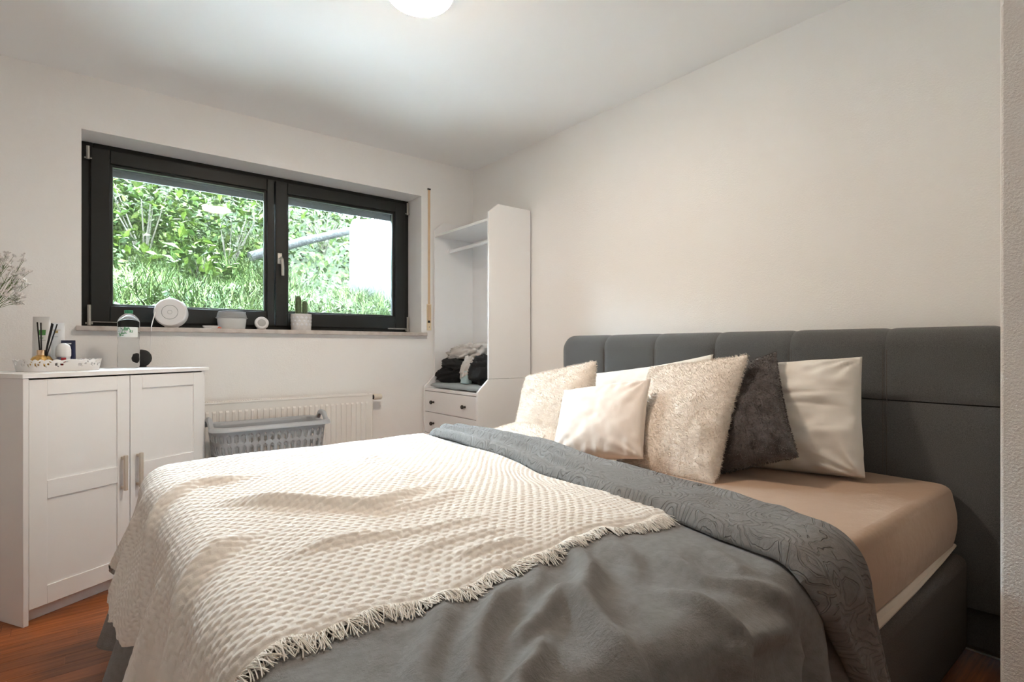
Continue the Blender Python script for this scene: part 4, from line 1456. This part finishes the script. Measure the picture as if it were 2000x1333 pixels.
def shrub(label, x, y_, height, rad, count, seed, ll=.10, n_single=28, mat=None):
    global one_leaf
    r = np.random.default_rng(seed)
    z0 = float(bank_z(x, y_))
    e = tag(empty('leafy_shrub', (x, y_, z0 - .03)), label, 'shrub', 'shrubs on the bank')
    st_ = MB()
    tips = []
    for k in range(9):
        a_, rr_ = r.uniform(0, 6.28), rad * r.uniform(.15, .8)
        tip = Vector((rr_ * math.cos(a_), rr_ * math.sin(a_), height * r.uniform(.6, .98)))
        st_.tube([(0, 0, 0), (tip.x * .3, tip.y * .3, tip.z * .45), tip], [.014, .010, .004], 6)
        tips.append(tip)
    ob('stem', st_, MT['twig'], e)
    # leaves gathered in whorls
    nw = count // 7
    wa = r.uniform(0, 6.28, nw)
    wz = r.uniform(.05, 1.0, nw)
    wr = rad * np.sqrt(r.uniform(.25, 1, nw)) * (1 - .45 * np.abs(wz - .55))
    C = np.stack([wr * np.cos(wa), wr * np.sin(wa), wz * height], 1)
    C = np.repeat(C, 7, axis=0)
    n = len(C)
    D = rand_dirs(r, n)
    D[:, 2] = D[:, 2] * .5 + .25
    out = C * np.array([1, 1, 0.3])
    D += .5 * out / np.maximum(np.linalg.norm(out, axis=1), 1e-3)[:, None]
    D /= np.linalg.norm(D, axis=1)[:, None]
    Nn = np.array([0, 0, 1.0]) + r.normal(0, .45, (n, 3))
    L = ll * r.uniform(.6, 1.25, n)
    V, F = leaf_geo(n, C, D, Nn, L, L * .24, seed)
    o_ = fastmesh('foliage', V, F, mat or MT['leaf'], e, smooth=False)
    o_['kind'] = 'stuff'
    if one_leaf is None:
        V1, F1 = leaf_geo(1, np.zeros((1, 3)), np.array([[1.0, 0, 0]]), np.array([[0, 0, 1.0]]), np.array([.13]), np.array([.032]), 0)
        me_ = MB().add(V1, [tuple(f) for f in F1])
        t_ = ob('leaf', me_, mat or MT['leaf'], e, smooth=False, recalc=False)
        one_leaf = t_.data
        bpy.data.objects.remove(t_)
    for k in range(n_single):
        a_ = r.uniform(math.pi * 1.05, math.pi * 1.95)
        zz_ = r.uniform(.25, .98) * height
        rr_ = rad * (1 - .35 * abs(zz_ / height - .55)) * r.uniform(.92, 1.08)
        q_ = link('leaf', one_leaf, None, e, (rr_ * math.cos(a_), rr_ * math.sin(a_), zz_), (r.uniform(-.6, .6), r.uniform(-.9, .3), a_ + r.uniform(-1.2, 1.2)))
        s_ = r.uniform(.7, 1.35) * ll / .10
        q_.scale = (s_, s_, s_)
    return e


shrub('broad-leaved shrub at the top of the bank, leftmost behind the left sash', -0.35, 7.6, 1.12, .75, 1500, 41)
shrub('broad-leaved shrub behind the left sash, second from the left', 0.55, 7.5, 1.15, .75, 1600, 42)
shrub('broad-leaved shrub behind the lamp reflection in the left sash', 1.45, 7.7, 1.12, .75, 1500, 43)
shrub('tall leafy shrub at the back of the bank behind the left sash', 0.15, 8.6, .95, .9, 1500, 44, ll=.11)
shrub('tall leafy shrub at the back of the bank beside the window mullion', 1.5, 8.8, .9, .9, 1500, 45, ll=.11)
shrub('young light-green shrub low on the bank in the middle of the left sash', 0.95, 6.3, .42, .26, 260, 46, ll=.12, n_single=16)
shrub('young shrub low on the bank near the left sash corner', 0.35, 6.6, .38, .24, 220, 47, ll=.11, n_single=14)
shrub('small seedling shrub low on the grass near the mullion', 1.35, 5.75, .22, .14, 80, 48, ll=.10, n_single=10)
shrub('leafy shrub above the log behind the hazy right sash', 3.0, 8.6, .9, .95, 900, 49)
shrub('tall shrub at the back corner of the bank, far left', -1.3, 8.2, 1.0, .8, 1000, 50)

# added pale reflector strip, unseen, bounces daylight onto ceiling and window surround
gs = MB()
sx = np.linspace(-1.2, 3.2, 60)
sy = np.linspace(3.955, 4.62, 10)
SXX, SYY = np.meshgrid(sx, sy, indexing='ij')
gs.grid(np.stack([SXX, SYY, bank_z(SXX, SYY) + .03 + .01 * vn(SXX * 12, SYY * 12, 3)], -1))
struct(ob('bounce_strip', gs, M('pale_bounce_gravel', (.62, .62, .615), .9, var=(60, (.50, .50, .495), 3), bump=(70, .8, .01)), angle=80), 'added pale gravel reflector strip, out of view below the window')

# grass and ground cover
def blades(n, xr, yr, L0, L1, seed, wid=.0045, lean=.55):
    r = np.random.default_rng(seed)
    X = r.uniform(*xr, n)
    Y = r.uniform(*yr, n)
    dens = vn(X * 1.7, Y * 1.7, seed) * .5 + .5
    k = r.random(n) < .25 + .9 * dens
    k &= ~((X > 2.2) & (Y > 6.2))
    X, Y = X[k], Y[k]
    n = len(X)
    Z = bank_z(X, Y) - .01
    L = r.uniform(L0, L1, n) * (.6 + .6 * (vn(X * 2.2, Y * 2.2, seed + 1) * .5 + .5))
    a = r.uniform(0, 2 * np.pi, n) * .8 + 3.0 * vn(X * 2, Y * 2, seed + 2)
    ln = lean * r.uniform(.3, 1.5, n)
    dx, dy = np.cos(a), np.sin(a)
    B = np.stack([X, Y, Z], 1)
    pts = []
    for t_ in (0, .35, .7, 1.0):
        h_ = L * (t_ - .35 * ln * t_ ** 2.2)
        o_ = L * ln * t_ ** 1.8
        pts.append(B + np.stack([dx * o_, dy * o_, h_], 1))
    sd = np.stack([-dy, dx, np.zeros(n)], 1) * wid
    V = np.stack([pts[0] - sd, pts[0] + sd, pts[1] - sd, pts[1] + sd, pts[2] - sd * .7, pts[2] + sd * .7, pts[3], pts[3] + sd * .05], 1).reshape(-1, 3)
    f = np.array([[0, 1, 3, 2], [2, 3, 5, 4], [4, 5, 7, 6]])
    F = (np.arange(n)[:, None, None] * 8 + f).reshape(-1, 4)
    return V, F


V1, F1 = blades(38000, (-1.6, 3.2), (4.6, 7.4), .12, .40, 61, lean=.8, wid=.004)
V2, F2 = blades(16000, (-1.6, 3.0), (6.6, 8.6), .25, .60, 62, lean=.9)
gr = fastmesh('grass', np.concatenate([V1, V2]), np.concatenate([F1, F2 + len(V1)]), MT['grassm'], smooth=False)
tag(gr, 'long wild grass growing on the bank outside', 'grass', kind='stuff')
r = np.random.default_rng(71)
n = 7000
X, Y = r.uniform(-1.6, 3.3, n), r.uniform(4.6, 7.8, n)
k = vn(X * 1.4 + 3, Y * 1.4, 30) > -.35
X, Y = X[k], Y[k]
n = len(X)
P = np.stack([X, Y, bank_z(X, Y) + r.uniform(.02, .14, n)], 1)
D = rand_dirs(r, n)
D[:, 2] *= .3
Nn = np.array([0, -.4, 1.0]) + r.normal(0, .4, (n, 3))
L = r.uniform(.03, .075, n)
V, F = leaf_geo(n, P, D, Nn, L, L * .42, 1)
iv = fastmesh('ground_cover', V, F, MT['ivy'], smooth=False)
tag(iv, 'low leafy ground cover between the grass on the bank', 'leaves', kind='stuff')

n = 9000
X, Y = r.uniform(-3.2, 4.2, n), r.uniform(7.7, 9.8, n)
P = np.stack([X, Y, bank_z(X, Y) + r.uniform(.0, .30, n)], 1)
D = rand_dirs(r, n)
D[:, 1] -= .3
D /= np.linalg.norm(D, axis=1)[:, None]
Nn = np.array([0, -.6, 1.0]) + r.normal(0, .4, (n, 3))
L = r.uniform(.06, .13, n)
V, F = leaf_geo(n, P, D, Nn, L, L * .28, 1)
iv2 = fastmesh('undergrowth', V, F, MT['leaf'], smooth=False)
tag(iv2, 'dense leafy undergrowth along the crest of the bank', 'leaves', kind='stuff')

# white garden wall, log and stones at the right of the view
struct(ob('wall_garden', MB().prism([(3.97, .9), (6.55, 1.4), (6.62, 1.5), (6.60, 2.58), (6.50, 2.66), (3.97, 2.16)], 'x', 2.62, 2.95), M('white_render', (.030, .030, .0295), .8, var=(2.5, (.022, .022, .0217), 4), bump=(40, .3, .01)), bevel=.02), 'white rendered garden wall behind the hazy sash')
lg = ob('log', MB().tube([(1.50, 6.75, 2.10), (2.1, 6.85, 2.36), (2.75, 6.95, 2.60), (3.4, 7.05, 2.8)], [.055, .052, .048, .045], 12), M('weathered_log', (.007, .0067, .0063), .7, bump=(30, .7, .02), spec=.2))
tag(lg, 'weathered grey log lying across the bank behind the hazy sash', 'log')
sr = random.Random(5)
for k in range(7):
    x_, y_ = sr.uniform(1.75, 2.5), sr.uniform(6.0, 6.75)
    s_ = sr.uniform(.05, .11)
    o = crumple('stone', 'pale stone half sunk in the bank below the log', 'stone', (x_, y_, float(bank_z(x_, y_)) + s_ * .25), (s_ * 1.5, s_, s_ * .8), (sr.uniform(-.4, .4), sr.uniform(-.4, .4), sr.uniform(0, 6)), None, 80 + k, .10, power=.8, fr_=1.6, n=18)
    if k == 0:
        MT['stone'] = M('pale_stone', (.020, .020, .019), .9, var=(14, (.012, .012, .011), 4), spec=.1)
    o.data.materials.append(MT['stone'])
    o['group'] = 'stones on the bank'
